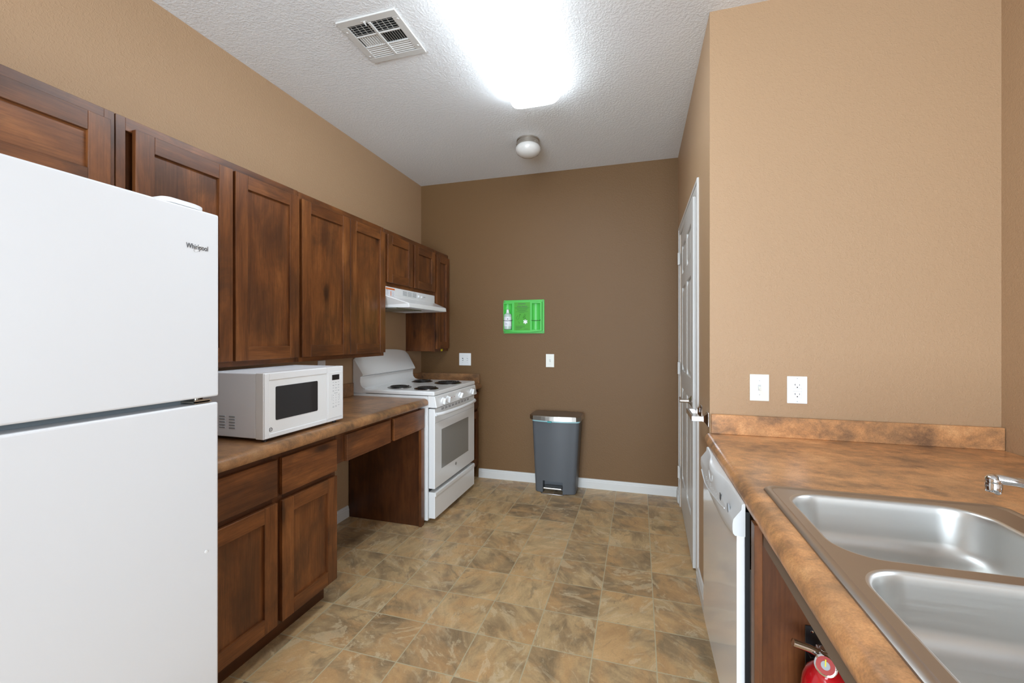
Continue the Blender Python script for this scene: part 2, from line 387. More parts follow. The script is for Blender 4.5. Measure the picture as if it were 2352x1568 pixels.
for (a, b) in ((0, .115), (.40, .505), (.79, LW)): mb.box(-.022, -.012, a, b, 0, LH)
zs = [0, .24, .90, 1.03, 1.62, 1.72, 1.92, LH]
for (c, d) in ((0, .24), (.90, 1.03), (1.62, 1.72), (1.92, LH)):
    for (a, b) in cols: mb.box(-.022, -.012, a, b, c, d)
for (a, b) in cols:
    for (c, d) in rows:
        i = .030
        mb.loft([[(-.0125, a+.008, c+.008), (-.0125, b-.008, c+.008), (-.0125, b-.008, d-.008), (-.0125, a+.008, d-.008)],
                 [(-.021, a+i+.008, c+i+.008), (-.021, b-i-.008, c+i+.008), (-.021, b-i-.008, d-i-.008), (-.021, a+i+.008, d-i-.008)]])
hinge = Vector((.325, 3.430, .012)); ang = math.atan2(.020, .90)
MX = Matrix.Translation(hinge) @ Matrix.Rotation(-ang, 4, 'Z') @ Matrix.Scale(-1, 4, (0,1,0))
mb.xform(MX); mb.build('door_leaf', 'trim', d1, .002)
leafn = MX
def lp(x, y, z): return tuple(MX @ Vector((x, y, z)))
mb = MB().box(-.014, .014, LW-.0005, LW+.0012, .865, .925); mb.xform(MX); mb.build('latch_plate', 'nickel', d1)
c = lp(-.022, LW-.07, .905); mb = MB()
mb.lathe((c[0]-.062, c[1], c[2]), [(.010, 0), (.010, .034), (.012, .046), (.022, .055), (.032, .060), (.032, .063)], axis=0, n=28)
mb.tube([(c[0]-.052, c[1], c[2]), (c[0]-.054, c[1]+.03, c[2]), (c[0]-.050, c[1]+.07, c[2]), (c[0]-.050, c[1]+.11, c[2])], [.010, .0095, .009, .008])
mb.build('lever_handle', 'nickel', d1)
for z in (.22, 1.0, 1.82):
    mb = MB(); mb.cyl((XR-.014, 3.436, z), .007, .09, 2, 12); mb.box(XR-.0105, XR-.0055, 3.40, 3.47, z, z+.09); mb.build('door_hinge', 'trim', d1)

# =============================================================== LEFT WALL: CABINETS
XD, XF = -1.69, -1.71        # upper door face, upper frame face
def shaker(name, xf, y0, y1, z0, z1, parent, sgn=1, rail=.062, th=.019, horizontal=False):
    """door whose face lies in the plane x = xf, frame and recessed panel"""
    xb = xf - sgn*th; mb = MB()
    mb.box(xb, xf, y0, y0+rail, z0, z1, 0); mb.box(xb, xf, y1-rail, y1, z0, z1, 0)
    mb.box(xb, xf, y0+rail, y1-rail, z0, z0+rail, 1); mb.box(xb, xf, y0+rail, y1-rail, z1-rail, z1, 1)
    dr = mb.build(name, ['wz', 'wy'], parent, .0012, 1)
    MB().box(xb+sgn*.002, xf-sgn*.011, y0+rail-.004, y1-rail+.004, z0+rail-.004, z1-rail+.004).build('door_panel', 'wy' if horizontal else 'wz', dr)
    return dr
def upper(y0, y1, z0, z1, doors, label, stile=.03):
    t = thing('wall_cabinet', (-1.85, (y0+y1)/2, z0), label, 'cabinet', 'stained wall cabinets along the left wall')
    MB().box(XL+.001, XF-.018, y0+.001, y1-.001, z0+.004, z1-.001).build('cabinet_box', 'wy' if z1-z0 < .5 else 'wz', t, .001, 1)
    mb = MB(); e = .0006
    mb.box(XF-.019, XF, y0+e, y0+stile, z0, z1, 0); mb.box(XF-.019, XF, y1-stile, y1-e, z0, z1, 0)
    mb.box(XF-.019, XF, y0+stile, y1-stile, z0, z0+.04, 1); mb.box(XF-.019, XF, y0+stile, y1-stile, z1-.045, z1, 1)
    if len(doors) > 1: m = (doors[0][1]+doors[1][0])/2; mb.box(XF-.019, XF, m-.02, m+.02, z0+.04, z1-.045, 0)
    mb.build('face_frame', ['wz', 'wy'], t, .0008, 1)
    for d in doors: shaker('cabinet_door', XD, d[0], d[1], d[2], d[3], t, horizontal=d[3]-d[2] < .3 and d[1]-d[0] > .5, rail=d[4] if len(d) > 4 else .062)
    return t
upper(.22, 1.008, 1.715, 2.042, [(.25, .986, 1.76, 2.005)], 'wide short stained wood cabinet above the white refrigerator')
upper(1.010, 1.822, 1.148, 2.042, [(1.059, 1.433, 1.172, 2.006), (1.447, 1.812, 1.172, 2.006)], 'tall two-door stained wood wall cabinet above the white microwave')
upper(1.824, 2.606, 1.148, 2.040, [(1.834, 2.217, 1.172, 2.003), (2.222, 2.598, 1.172, 2.003)], 'tall two-door stained wood wall cabinet between microwave and range hood')
upper(2.608, 3.372, 1.637, 2.038, [(2.628, 2.975, 1.664, 2.004), (3.006, 3.357, 1.664, 2.004)], 'short two-door stained wood cabinet right above the range hood')
t = upper(3.374, 3.655, 1.148, 2.036, [(3.392, 3.640, 1.172, 2.000)], 'narrow tall single-door wall cabinet in the back corner')
MB().box(-1.712, -1.706, 3.505, 3.535, 1.1500, 1.1690).build('yellow_tag', 'yellow', t)

# ---- base cabinet under the microwave
BF, BX = -1.40, -1.42
b = thing('base_cabinet', (-1.7, 1.37, 0), 'stained wood base cabinet with two drawers over two doors beside the refrigerator', 'cabinet')
MB().box(XL+.001, BX-.018, 1.0, 1.748, .10, .808).build('cabinet_box', 'wz', b, .001, 1)
MB().box(XL+.02, -1.482, 1.0, 1.745, .001, .10).build('toe_kick', 'dy', b)
mb = MB()
for a, c2 in ((1.0, 1.03), (1.375, 1.425), (1.72, 1.75)): mb.box(BX-.019, BX, a, c2, .10, .809, 0)
for a, c2 in ((1.03, 1.375), (1.425, 1.72)):
    for c, d in ((.10, .135), (.60, .640), (.775, .809)): mb.box(BX-.019, BX, a, c2, c, d, 1)
mb.build('face_frame', ['dz', 'dy'], b, .0008, 1)
for y0, y1 in ((1.045, 1.386), (1.410, 1.741)):
    shaker('cabinet_door', BF, y0, y1, .112, .608, b)
    MB().box(BF-.019, BF, y0, y1, .632, .784).build('drawer_front', 'wy', b, .002, 1)
# ---- apron with two drawers over the knee space, end panel
b = thing('apron_drawer_unit', (-1.7, 2.17, .65), 'stained wood apron with two shallow drawers above the open knee space', 'cabinet')
mb = MB(); mb.box(BX-.019, BX, 1.752, 2.572, .655, .67); mb.box(BX-.019, BX, 1.752, 2.572, .785, .809); mb.box(BX-.019, BX, 1.752, 1.83, .67, .785); mb.box(BX-.019, BX, 2.20, 2.26, .67, .785); mb.box(BX-.019, BX, 2.54, 2.572, .67, .785)
mb.build('face_frame', 'wz', b, .0008, 1)
for y0, y1 in ((1.815, 2.208), (2.245, 2.619)): MB().box(BF-.019, BF, y0, y1, .657, .791).build('drawer_front', 'wy', b, .002, 1)
MB().box(XL+.05, BX-.02, 1.79, 2.565, .69, .80).build('drawer_box', 'dy', b)
b = thing('side_panel', (-1.7, 2.595, 0), 'dark stained wooden side panel standing against the white range', 'panel')
MB().box(XL+.015, -1.4215, 2.585, 2.605, .001, .808).build('panel_board', 'dz', b, .001, 1)
MB().box(-1.4210, -1.400, 2.574, 2.612, .001, .655).build('front_stile', 'wz', b, .0015, 1)
# ---- narrow base cabinet beyond the range
b = thing('base_cabinet', (-1.7, 3.52, 0), 'narrow stained wood base cabinet squeezed between range and back wall', 'cabinet')
MB().box(XL+.001, BX-.018, 3.394, 3.655, .10, .808).build('cabinet_box', 'wz', b, .001, 1)
MB().box(XL+.02, -1.482, 3.396, 3.640, .001, .10).build('toe_kick', 'dy', b)
mb = MB(); mb.box(BX-.019, BX, 3.394, 3.42, .10, .809, 0); mb.box(BX-.019, BX, 3.625, 3.655, .10, .809, 0)
for c, d in ((.10, .135), (.60, .640), (.775, .809)): mb.box(BX-.019, BX, 3.42, 3.625, c, d, 1)
mb.build('face_frame', ['dz', 'dy'], b, .0008, 1)
shaker('cabinet_door', BF, 3.405, 3.640, .122, .608, b); MB().box(BF-.019, BF, 3.405, 3.640, .632, .784).build('drawer_front', 'wy', b, .002, 1)

# =============================================================== COUNTERTOPS
def nose(x, s, zt=.857, zb=.812):
    # rolled front edge, s = +1 when the room lies toward -x of the counter
    top = []
    for k in range(9):
        a = math.radians(88*k/8); top.append((x+s*(.030-.031*math.cos(a)), zt-.030+.030*math.sin(a)))
    return [(x+s*.07, zb+.006), (x+s*.02, zb+.006), (x+s*.018, zb), (x+s*.004, zb), (x+s*.0005, zb+.004)] + top + [(x+s*.034, zt), (x+s*.07, zt)]
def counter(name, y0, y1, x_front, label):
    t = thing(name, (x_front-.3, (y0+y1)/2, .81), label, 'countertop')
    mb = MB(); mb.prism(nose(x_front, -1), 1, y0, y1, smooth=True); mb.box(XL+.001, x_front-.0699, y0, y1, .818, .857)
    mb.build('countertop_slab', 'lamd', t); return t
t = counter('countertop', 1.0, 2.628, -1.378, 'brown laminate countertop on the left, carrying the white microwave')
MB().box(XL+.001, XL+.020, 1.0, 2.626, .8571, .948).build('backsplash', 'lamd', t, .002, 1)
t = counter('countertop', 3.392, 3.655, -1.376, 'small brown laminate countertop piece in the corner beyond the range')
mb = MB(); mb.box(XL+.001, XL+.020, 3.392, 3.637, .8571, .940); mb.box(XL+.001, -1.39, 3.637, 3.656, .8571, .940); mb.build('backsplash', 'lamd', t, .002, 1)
SX0, SX1, SY0, SY1 = .331, .868, .52, 1.362            # sink outline
HX0, HX1, HY0, HY1 = .352, .850, .545, 1.340           # cut-out
t = thing('countertop', (.79, 1.13, .81), 'rust-brown laminate countertop on the right holding the double sink', 'countertop')
mb = MB(); mb.prism(nose(.2795, 1), 1, .2, 2.056, smooth=True)
mb.box(.3494, HX0, .2, 2.056, .818, .857)
mb.box(HX0, XE-.002, HY1, 2.056, .818, .857); mb.box(HX0, XE-.002, .2, HY0, .818, .857); mb.box(HX1, XE-.002, HY0, HY1, .818, .857)
mb.build('countertop_slab', 'lam', t)
MB().box(XR+.003, XE-.002, 2.036, 2.0565, .8571, .941).build('backsplash', 'lam', t, .002, 1)

# ---- sink
t = thing('kitchen_sink', (.6, .94, .80), 'double-bowl stainless steel sink set into the right countertop', 'sink')
bowls = [(.374, .782, .968, 1.318), (.374, .782, .575, .930)]
mb = MB()
rings = [rrect(SX0, SX1, SY0, SY1, .035, .8572, 10), rrect(SX0+.001, SX1-.001, SY0+.001, SY1-.001, .035, .860, 10), rrect(SX0+.006, SX1-.006, SY0+.006, SY1-.006, .032, .8632, 10),
         rrect(SX0+.012, SX1-.012, SY0+.012, SY1-.012, .028, .8640, 10), rrect(SX0+.017, SX1-.017, SY0+.017, SY1-.017, .024, .8625, 10), rrect(SX0+.020, SX1-.020, SY0+.020, SY1-.020, .022, .8610, 10)]
mb.loft(rings, 0, cap=False, smooth=True)
# flat deck with two openings
def ring_edges(pts):
    vs = [mb.bm.verts.new(p) for p in pts]; return [mb.bm.edges.new((vs[i], vs[(i+1) % len(vs)])) for i in range(len(vs))]
R0, R1 = .080, .078
ed = ring_edges(rings[-1])
for (x0, x1, y0, y1) in bowls: ed += ring_edges(rrect(x0-.004, x1+.004, y0-.004, y1+.004, R0, .8610, 12))
res = bmesh.ops.triangle_fill(mb.bm, use_beauty=True, use_dissolve=False, edges=ed)
mb.build('sink_deck', 'rim', t, sharp=30)
for (x0, x1, y0, y1) in bowls:
    mb = MB(); rr = [(-.004, .8610, 0), (-.001, .8606, 0), (.002, .8585, 0), (.004, .854, 0), (.006, .84, 0), (.011, .775, 0), (.015, .762, .004), (.024, .750, .012), (.040, .744, .026), (.06, .742, .04)]
    lo = [rrect(x0+i, x1-i, y0+i, y1-i, max(R1-i*.4, .03), z, 12) for i, z, _ in rr]
    lo[0] = rrect(x0-.004, x1+.004, y0-.004, y1+.004, R0, .8610, 12)
    mb.loft(lo, 0, cap=False, smooth=True)
    cx, cy = (x0+x1)/2, (y0+y1)/2; last = lo[-1]; n = len(last)
    mid = [(cx+(p[0]-cx)*.25, cy+(p[1]-cy)*.25, .740) for p in last]
    mb.loft([last, mid], 0, cap=False, smooth=True); mb.faces(mid, [tuple(range(n))], 0, True)
    bw = mb.build('sink_bowl', 'steel', t, sharp=60)
    mb = MB(); mb.lathe((cx, cy, .7405), [(.042, 0), (.040, .002), (.030, .0022), (.028, .001), (.012, .001)], n=28); mb.build('drain', 'chrome', bw)
# ---- faucet
t = thing('kitchen_faucet', (.828, .955, .861), 'chrome faucet with long low spout reaching over the sink', 'faucet')
mb = MB(); mb.loft([rrect(.797, .848, .84, 1.07, .024, .8613), rrect(.797, .848, .84, 1.07, .024, .872), rrect(.803, .842, .846, 1.064, .018, .878)], 0, smooth=True); mb.build('base_plate', 'chrome', t)
mb = MB(); mb.lathe((.823, .955, .877), [(.024, 0), (.023, .05), (.021, .07), (.021, .085)], n=28); mb.build('faucet_body', 'chrome', t)
mb = MB(); mb.tube([(.822, .957, .955), (.80, .963, .978), (.76, .972, .994), (.70, .989, 1.010), (.655, 1.000, 1.0175), (.634, 1.006, 1.0185), (.623, 1.0095, 1.0170)], [.013, .0115, .0088, .0078, .0080, .0088, .0060], 28)
mb.lathe((.627, 1.008, .995), [(.0112, 0), (.0118, .002), (.0118, .014), (.0113, .015), (.0113, .017), (.0118, .019), (.0112, .024), (.009, .0280), (.005, .0302), (0.0005, .031)], n=44); mb.build('spout', 'chrome', t, sharp=70)
mb = MB(); mb.lathe((.631, 1.005, .990), [(.002, 0), (.0045, .002), (.0055, .006)], n=20); mb.build('aerator_tip', 'rim', t)
mb = MB(); mb.lathe((.823, .955, .962), [(.021, 0), (.022, .012), (.016, .026), (.006, .030)], n=24); mb.tube([(.823, .955, .985), (.86, .93, 1.0), (.90, .90, 1.012)], [.008, .006, .006]); mb.build('lever', 'chrome', t)

# ---- support rail and end panel under the right counter, extinguisher
tag(MB().box(.294, .312, .2, 1.188, .764, .8175).build('apron_rail', 'apron', None, .001, 1), 'brown painted rail running just under the right countertop edge', 'rail')
t = thing('side_panel', (.78, 1.21, 0), 'dark stained wooden panel beside the dishwasher under the sink counter', 'panel')
mb = MB(); mb.box(.2945, XE-.004, 1.203, 1.222, .001, .732); mb.box(.2945, .371, 1.203, 1.222, .732, .811); mb.box(.876, XE-.004, 1.203, 1.222, .732, .811)
mb.build('panel_board', 'dz', t)
MB().box(.2755, .2935, 1.190, 1.222, .001, .811).build('front_stile', 'wz', t, .0008, 1)
t = thing('fire_extinguisher', (.403, 1.13, .18), 'red fire extinguisher with chrome valve hanging under the sink counter', 'extinguisher')
ec = (.404, 1.130, 0)
mb = MB(); mb.lathe((ec[0], ec[1], .12), [(.020, .02), (.040, .0), (.046, .01), (.046, .355), (.043, .380), (.035, .400), (.023, .413), (.013, .418)], n=44); mb.build('cylinder', 'red', t)
mb = MB(); mb.lathe((ec[0], ec[1], .532), [(.012, 0), (.013, .01), (.016, .013), (.016, .034), (.010, .042)], n=24)
mb.box(ec[0]-.014, ec[0]+.010, ec[1]-.018, ec[1]+.014, .548, .572); mb.build('valve', 'chrome', t, .002, 2)
mb = MB(); mb.tube([(ec[0]-.010, ec[1]-.004, .562), (ec[0]-.034, ec[1]-.006, .572), (ec[0]-.066, ec[1]-.008, .580)], [.0085, .0085, .0085], 16); mb.build('carry_handle', 'chrome', t)
mb = MB(); gx = Matrix.Translation((ec[0]-.010, ec[1]-.032, .556)) @ Matrix.Rotation(math.radians(-25), 4, 'Z') @ Matrix.Rotation(math.radians(-28), 4, 'X')
mb.lathe((0,0,0), [(.0205, .016), (.0215, .004), (.0215, 0), (.0188, -.0015)], axis=1, n=32); mb.xform(gx); gg = mb.build('pressure_gauge', 'chrome', t)
mb = MB(); mb.cyl((0, -.0025, 0), .0175, .001, 1, 28); mb.xform(gx); mb.build('gauge_face', 'redp', gg)
mb = MB(); mb.cyl((0, -.0034, 0), .0085, .0008, 1, 24); mb.xform(gx); mb.build('gauge_centre', 'grey', gg)
mb = MB(); mb.box(-.0012, .0012, -.0045, -.0036, -.002, .012); mb.xform(gx); mb.build('gauge_needle', 'yellow', gg)
t = thing('extinguisher_bracket', (.42, 1.2, .42), 'black metal bracket screwed to the panel behind the extinguisher', 'bracket')
mb = MB(); mb.box(.388, .452, 1.199, 1.2022, .42, .578); mb.box(.392, .448, 1.178, 1.199, .512, .516); mb.build('bracket_plate', 'black', t, .001, 1)
for (x, z) in ((.402, .566), (.418, .553)):
    mb = MB(); mb.lathe((x, 1.1988, z), [(.0035, 0), (.003, -.0015), (.001, -.002)], axis=1, n=12); mb.build('screw', 'chrome', t)

# =============================================================== DISHWASHER
t = thing('dishwasher', (.55, 1.55, 0), 'white dishwasher with a curved control console under the right countertop', 'dishwasher')
DY0, DY1 = 1.300, 1.935
MB().box(.292, .86, DY0+.012, DY1-.008, .10, .640).build('tub_housing', 'galv', t)
MB().box(.2835, .2875, DY0+.004, DY0+.016, .10, .80).build('gap_seal', 'black', t)
MB().box(.318, .33, DY0+.01, DY1-.01, .002, .10).build('kick_plate', 'dark', t)
mb = MB(); mb.box(.2575, .2785, DY0, DY1, .120, .735); mb.build('door_panel', 'dw', t, .0035, 3)
MB().box(.2790, .2905, DY0+.003, DY1-.003, .12, .80).build('inner_door', 'dark', t)
secs = []; N = 36
for i in range(N+1):
    u = i/N; y = DY0+(DY1-DY0)*u; b_ = math.sin(PI*u)
    g_ = math.exp(-((y-1.665)/.115)**2); xt = .2700-.0265*g_; zb = .733-.034*max(b_, 0)**.8
    secs.append([(.2787, y, .8215), (xt+.004, y, .8225), (xt, y, .8195), (xt-.001, y, .806-.004*g_), (.2490-.002*g_, y, .778), (.2470, y, .765), (.2470, y, (zb+.765)/2), (.2485, y, zb+.006), (.2535, y, zb), (.2787, y, zb)])
mb = MB(); mb.loft(secs, 0, smooth=True); con = mb.build('control_console', 'console', t, sharp=50)
rp = [(1.905, .735), (1.86, .722), (1.805, .712), (1.75, .713), (1.69, .720), (1.61, .731), (1.53, .743), (1.46, .754), (1.415, .764)]
MB().tube([(.2468, y, z) for y, z in rp], .0022, 8).build('console_ridge', 'console', con)
mb = MB(); mb.lathe((.2478, 1.372, .782), [(.0135, .003), (.0135, 0), (.0115, -.0006)], axis=0, n=28); mb.build('logo_badge', 'grey', con)
MB().box(.2462, .2480, 1.476, 1.494, .764, .784).build('display', 'black', con)
mb = MB(); mb.tube([(.2462, 1.665+.033*math.cos(PI+PI*k/14), .795+.030*math.sin(PI+PI*k/14)) for k in range(15)], .0022, 8); mb.faces([(.2466, 1.665+.033*math.cos(PI+PI*k/14), .795+.030*math.sin(PI+PI*k/14)) for k in range(15)], [tuple(range(15))]); mb.build('handle_recess', 'bgrey', con)
for k in range(10):
    mb = MB(); mb.box(.2462, .2470, 1.53+k*.027, 1.536+k*.027, .757-k*.0022, .7595-k*.0022); mb.box(.2462, .2470, 1.53+k*.027, 1.534+k*.027, .750-k*.0022, .752-k*.0022)
    if k % 2: mb.box(.2462, .2470, 1.53+k*.027, 1.538+k*.027, .764-k*.0022, .7655-k*.0022)
    mb.build('button_mark', 'bgrey', con)

# =============================================================== REFRIGERATOR
t = thing('refrigerator', (-1.55, .6, 0), 'tall white top-freezer refrigerator at the left edge of the room', 'refrigerator')
FY0, FY1, FX = .225, .9715, -1.20
MB().box(-1.93, -1.272, FY0+.004, FY1-.004, .03, 1.630).build('cabinet_body', 'fridge', t, .004, 2)
MB().box(-1.2715, -1.262, FY0+.014, FY1-.014, .08, 1.622).build('door_gasket', 'gasket', t)
MB().box(-1.262, FX, FY0, FY1, 1.1045, 1.6410).build('freezer_door', 'fridge', t, .005, 3)
MB().box(-1.262, FX-.001, FY0, FY1, .10, 1.0865).build('fresh_food_door', 'fridge', t, .006, 3)
MB().box(-1.90, -1.285, FY0+.03, FY1-.03, .002, .03).build('base_grille', 'dgrey', t)
mb = MB(); mb.loft([rrect(-1.35, -1.215, .83, .958, [.05, .01, .01, .02], 1.6455), rrect(-1.35, -1.215, .83, .958, [.05, .01, .01, .02], 1.6575), rrect(-1.345, -1.222, .835, .952, [.045, .01, .01, .02], 1.6605)], 0, smooth=True)
mb.cyl((-1.245, .925, 1.628), .008, .02, 2, 12); mb.build('top_hinge_cover', 'plastic', t)
mb = MB(); mb.box(-1.30, -1.208, .905, .955, 1.0905, 1.0945); mb.box(-1.212, -1.208, .905, .950, 1.0885, 1.0990); mb.cyl((-1.235, .93, 1.0875), .007, .017, 2, 12); mb.build('middle_hinge', 'galv', t)
lg = text('brand_lettering', 'Whirlpool', (FX, .8745, 1.5225), (0, 1, 0), (0, 0, 1), .0625, 'dgrey', t, .0185, .0012, bold=.012)
ring = []
for k in range(40):
    a = 2*PI*k/40; u, v = .0135*math.cos(a), .0048*math.sin(a); c, s2 = math.cos(.62), math.sin(.62)
    ring.append((FX+.0012, .9075+u*c-v*s2, 1.5295+u*s2+v*c))
MB().tube(ring, .00045, 6, close=True).build('brand_swoosh', 'nickel', t)
mb = MB(); mb.cyl((FX-.0012, .933, .658), .004, .0014, 0, 14); mb.build('door_sticker_dot', 'platew', t)

# =============================================================== MICROWAVE
t = thing('microwave_oven', (-1.6, 1.58, .857), 'white countertop microwave oven on the left counter beside the refrigerator', 'microwave')
MX0, MXF, MY0, MY1, MZ0, MZ1 = -1.752, -1.425, 1.343, 1.820, .869, 1.134
MB().box(MX0, MXF-.043, MY0+.001, MY1-.001, MZ0+.002, MZ1-.001).build('outer_case', 'mwside', t, .004, 2)
YC = 1.702
mb = MB(); mb.box(MXF-.0425, MXF-.004, MY0, YC-.0008, MZ0, MZ1)
bz = [(MY0+.003, MY0+.026, MZ0+.002, MZ1-.002), (MY0+.026, YC-.0015, MZ0+.002, MZ0+.020), (MY0+.026, YC-.0015, MZ1-.030, MZ1-.002)]
for a, b2, c, d in bz: mb.box(MXF-.0045, MXF, a, b2, c, d)
dr = mb.build('microwave_door', 'plastic', t, .003, 3)
wy0, wy1, wz0, wz1 = 1.402, 1.641, .938, 1.076
MB().box(MXF-.0045, MXF-.0028, MY0+.026, YC-.002, MZ0+.020, MZ1-.030).build('door_glass_panel', 'platew', dr)
ring = lambda x, g: [(x, p[0], p[1]) for p in rrect(wy0-g, wy1+g, wz0-g, wz1+g, .006, 0, 5)]
mb = MB(); mb.loft([ring(MXF-.0035, .0), ring(MXF-.0016, .0)], 0); mb.build('door_window', 'glass', dr)
mb = MB(); mb.box(MXF-.0425, MXF-.003, YC+.0008, MY1, MZ0, MZ1)
cp = mb.build('control_panel', 'plastic', t, .003, 3)
MB().box(MXF-.0032, MXF-.0014, YC+.010, MY1-.010, MZ0+.016, MZ1-.026).build('keypad_panel', 'platew', cp, .001, 1)
MB().box(MXF-.0016, MXF-.0006, 1.737, 1.788, 1.069, 1.0945).build('display', 'black', cp)
mb = MB()
for r in range(4):
    for c in range(3):
        y = 1.741+c*.0185; z = 1.058-r*.0135
        mb.box(MXF-.0016, MXF-.0009, y, y+.0095, z-.0012, z+.0002); 
        if (r+c) % 2: mb.box(MXF-.0016, MXF-.0009, y+.001, y+.0085, z-.004, z-.0028)
mb.box(MXF-.0016, MXF-.0009, 1.752, 1.776, 1.0035, 1.005)
for y in (1.735, 1.7895): mb.box(MXF-.0016, MXF-.0010, y, y+.0004, .970, 1.001)
mb.build('button_labels', 'grey', cp)
for r, row in enumerate(('123', '456', '789', ' 0 ')):
    for c, ch in enumerate(row):
        if ch != ' ': text('key_digit', ch, (MXF-.0014, 1.7435+c*.0185, .9925-r*.0125), (0, 1, 0), (0, 0, 1), .0028 if ch != '1' else .0016, 'dgrey', cp, .0048)
mb = MB()
for (y, z, w2) in ((1.741, .9545, .009), (1.779, .9560, .009), (1.741, .9400, .010), (1.760, .9415, .009), (1.779, .9430, .010), (1.741, .9355, .010), (1.760, .9375, .009)): mb.box(MXF-.0016, MXF-.0009, y, y+w2, z, z+.0014)
mb.build('button_marks', 'grey', cp)
# round maker's badge: ring with script letters
def badge(parent, x, y, z, r, mat='dgrey'):
    mb = MB(); mb.tube([(x+.0006, y+r*math.cos(2*PI*k/28), z+r*math.sin(2*PI*k/28)) for k in range(28)], r*.09, 6, close=True)
    for k in range(4):
        a = PI/4+PI/2*k; mb.tube([(x+.0006, y+r*.82*math.cos(a-.5), z+r*.82*math.sin(a-.5)), (x+.0006, y+r*.66*math.cos(a), z+r*.66*math.sin(a)), (x+.0006, y+r*.82*math.cos(a+.5), z+r*.82*math.sin(a+.5))], r*.06, 6)
    bd = mb.build('round_badge', mat, parent)
    text('badge_letters', 'GE', (x+.0002, y-r*.55, z-r*.38), (0, 1, 0), (0, 0, 1), r*1.1, mat, bd, r*.76, .0007, shear=.35)
badge(t, MXF-.0028, 1.378, .9045, .0078)
mb = MB()
for c in range(2):
    for r in range(5): mb.box(MX0+.095+c*.052, MX0+.095+c*.052+.032, MY0-.0015, MY0+.0015, .905+r*.0115, .905+r*.0115+.0055)
mb.build('side_vent_slots', 'grey', t, .0015, 2)
for (x, y) in ((-1.45, 1.37), (-1.45, 1.78), (-1.73, 1.37), (-1.73, 1.78)):
    mb = MB(); mb.cyl((x, y, .8572), .009, .0125, 2, 16); mb.build('foot', 'black', t)

# =============================================================== RANGE
t = thing('electric_range', (-1.66, 3.01, 0), 'white freestanding electric range with four coil burners', 'stove')
RY0, RY1, RX = 2.635, 3.386, -1.335
MB().box(XL+.006, -1.386, RY0+.001, RY1-.001, .02, .872).build('range_body', 'white', t, .002, 1)
MB().box(-1.93, -1.46, RY0+.03, RY1-.03, .001, .02).build('leveling_base', 'dark', t)
mb = MB(); mb.box(-1.905, RX, RY0-.001, RY1+.001, .876, .902)
mb.build('cooktop', 'white', t, .006, 3)
mb = MB(); mb.box(-1.89, RX+.004-.006, RY0+.003, RY1-.003, .900, .9055)
for (a0, a1, b0, b1) in (): pass
mb.build('cooktop_rim', 'white', t, .003, 3)
# backguard, arched along its length
secs = []
for i in range(17):
    u = i/16; y = RY0+.001+(RY1-RY0-.002)*u; h = (1.128+.042*(1-(2*u-1)**2)**.75) + .014*u
    e = .012*(1 if i in (0, 16) else 0)
    secs.append([(XL+.006, y, .874), (XL+.006, y, h-e), (-1.975, y, h-e), (-1.966, y, h-.012-e), (-1.906, y, 1.016), (-1.901, y, 1.004), (-1.906, y, .996), (-1.922, y, .990), (-1.924, y, .955), (-1.918, y, .930), (-1.900, y, .912), (-1.880, y, .9065), (-1.880, y, .874)])
mb = MB(); mb.loft(secs, 0, smooth=True); bgd = mb.build('backguard', 'white', t, sharp=32)
MB().box(-1.9085, -1.905, RY0+.012, RY1-.012, .9955, .998).build('backguard_gap', 'dark', bgd)
def burner(cx, cy, r, label):
    b = MB(); b.lathe((cx, cy, .9045), [(r+.014, .0012), (r+.012, .0040), (r+.004, .0042), (r-.004, .002), (r*.3, .0012)], n=40); bo = b.build('burner', 'pan', t); bo['label'] = label
    pts = []; turns = 4.2
    for k in range(int(turns*26)):
        a = 2*PI*k/26; rr = .016+(r-.020)*k/(turns*26); pts.append((cx+rr*math.cos(a), cy+rr*math.sin(a), .9145))
    b = MB(); b.tube(pts, .0042, 8); b.build('coil', 'coil', bo)
burner(-1.700, 2.795, .074, 'back left coil burner'); burner(-1.470, 2.778, .074, 'front left coil burner')
burner(-1.735, 3.205, .074, 'back right coil burner'); burner(-1.480, 3.165, .096, 'large front right coil burner')
# slanted control panel
mb = MB(); prof = [(-1.384, .8735), (-1.337, .8735), (-1.3325, .870), (-1.317, .797), (-1.320, .794), (-1.384, .794)]
mb.prism(prof, 1, RY0+.002, RY1-.002); cpn = mb.build('control_panel', 'white', t, .002, 2)
tilt = math.atan2(.0155, .073)
for (y, a) in ((2.735, .1), (2.813, .2), (3.035, -.5), (3.270, .15)):
    mb = MB(); mb.lathe((0,0,0), [(.0245, 0), (.0245, .006), (.0215, .011), (.019, .012)], axis=0, n=28)
    bar = MB(); mb.box(.010, .029, -.0062, .0062, -.0215, .0215)
    mb.xform(Matrix.Translation((-1.3245, y, .833)) @ Matrix.Rotation(tilt, 4, 'Y') @ Matrix.Rotation(a, 4, 'X')); mb.build('control_knob', 'plastic', t, .002, 2)
for y in (2.893, 2.945):
    mb = MB(); mb.cyl((-1.3265, y, .832), .0036, .003, 0, 12); mb.build('indicator_light', 'redp', cpn)
for y in (2.69, 2.775, 2.855, 2.99, 3.08, 3.225, 3.32): MB().box(-1.3305, -1.3292, y, y+.007, .856, .858).build('printed_mark', 'grey', cpn)
for z in (.815, .83, .845): MB().box(-1.3222+(z-.833)*-.2, -1.3205+(z-.833)*-.2+.001, 3.340, 3.354, z, z+.004).build('printed_mark', 'grey', cpn)
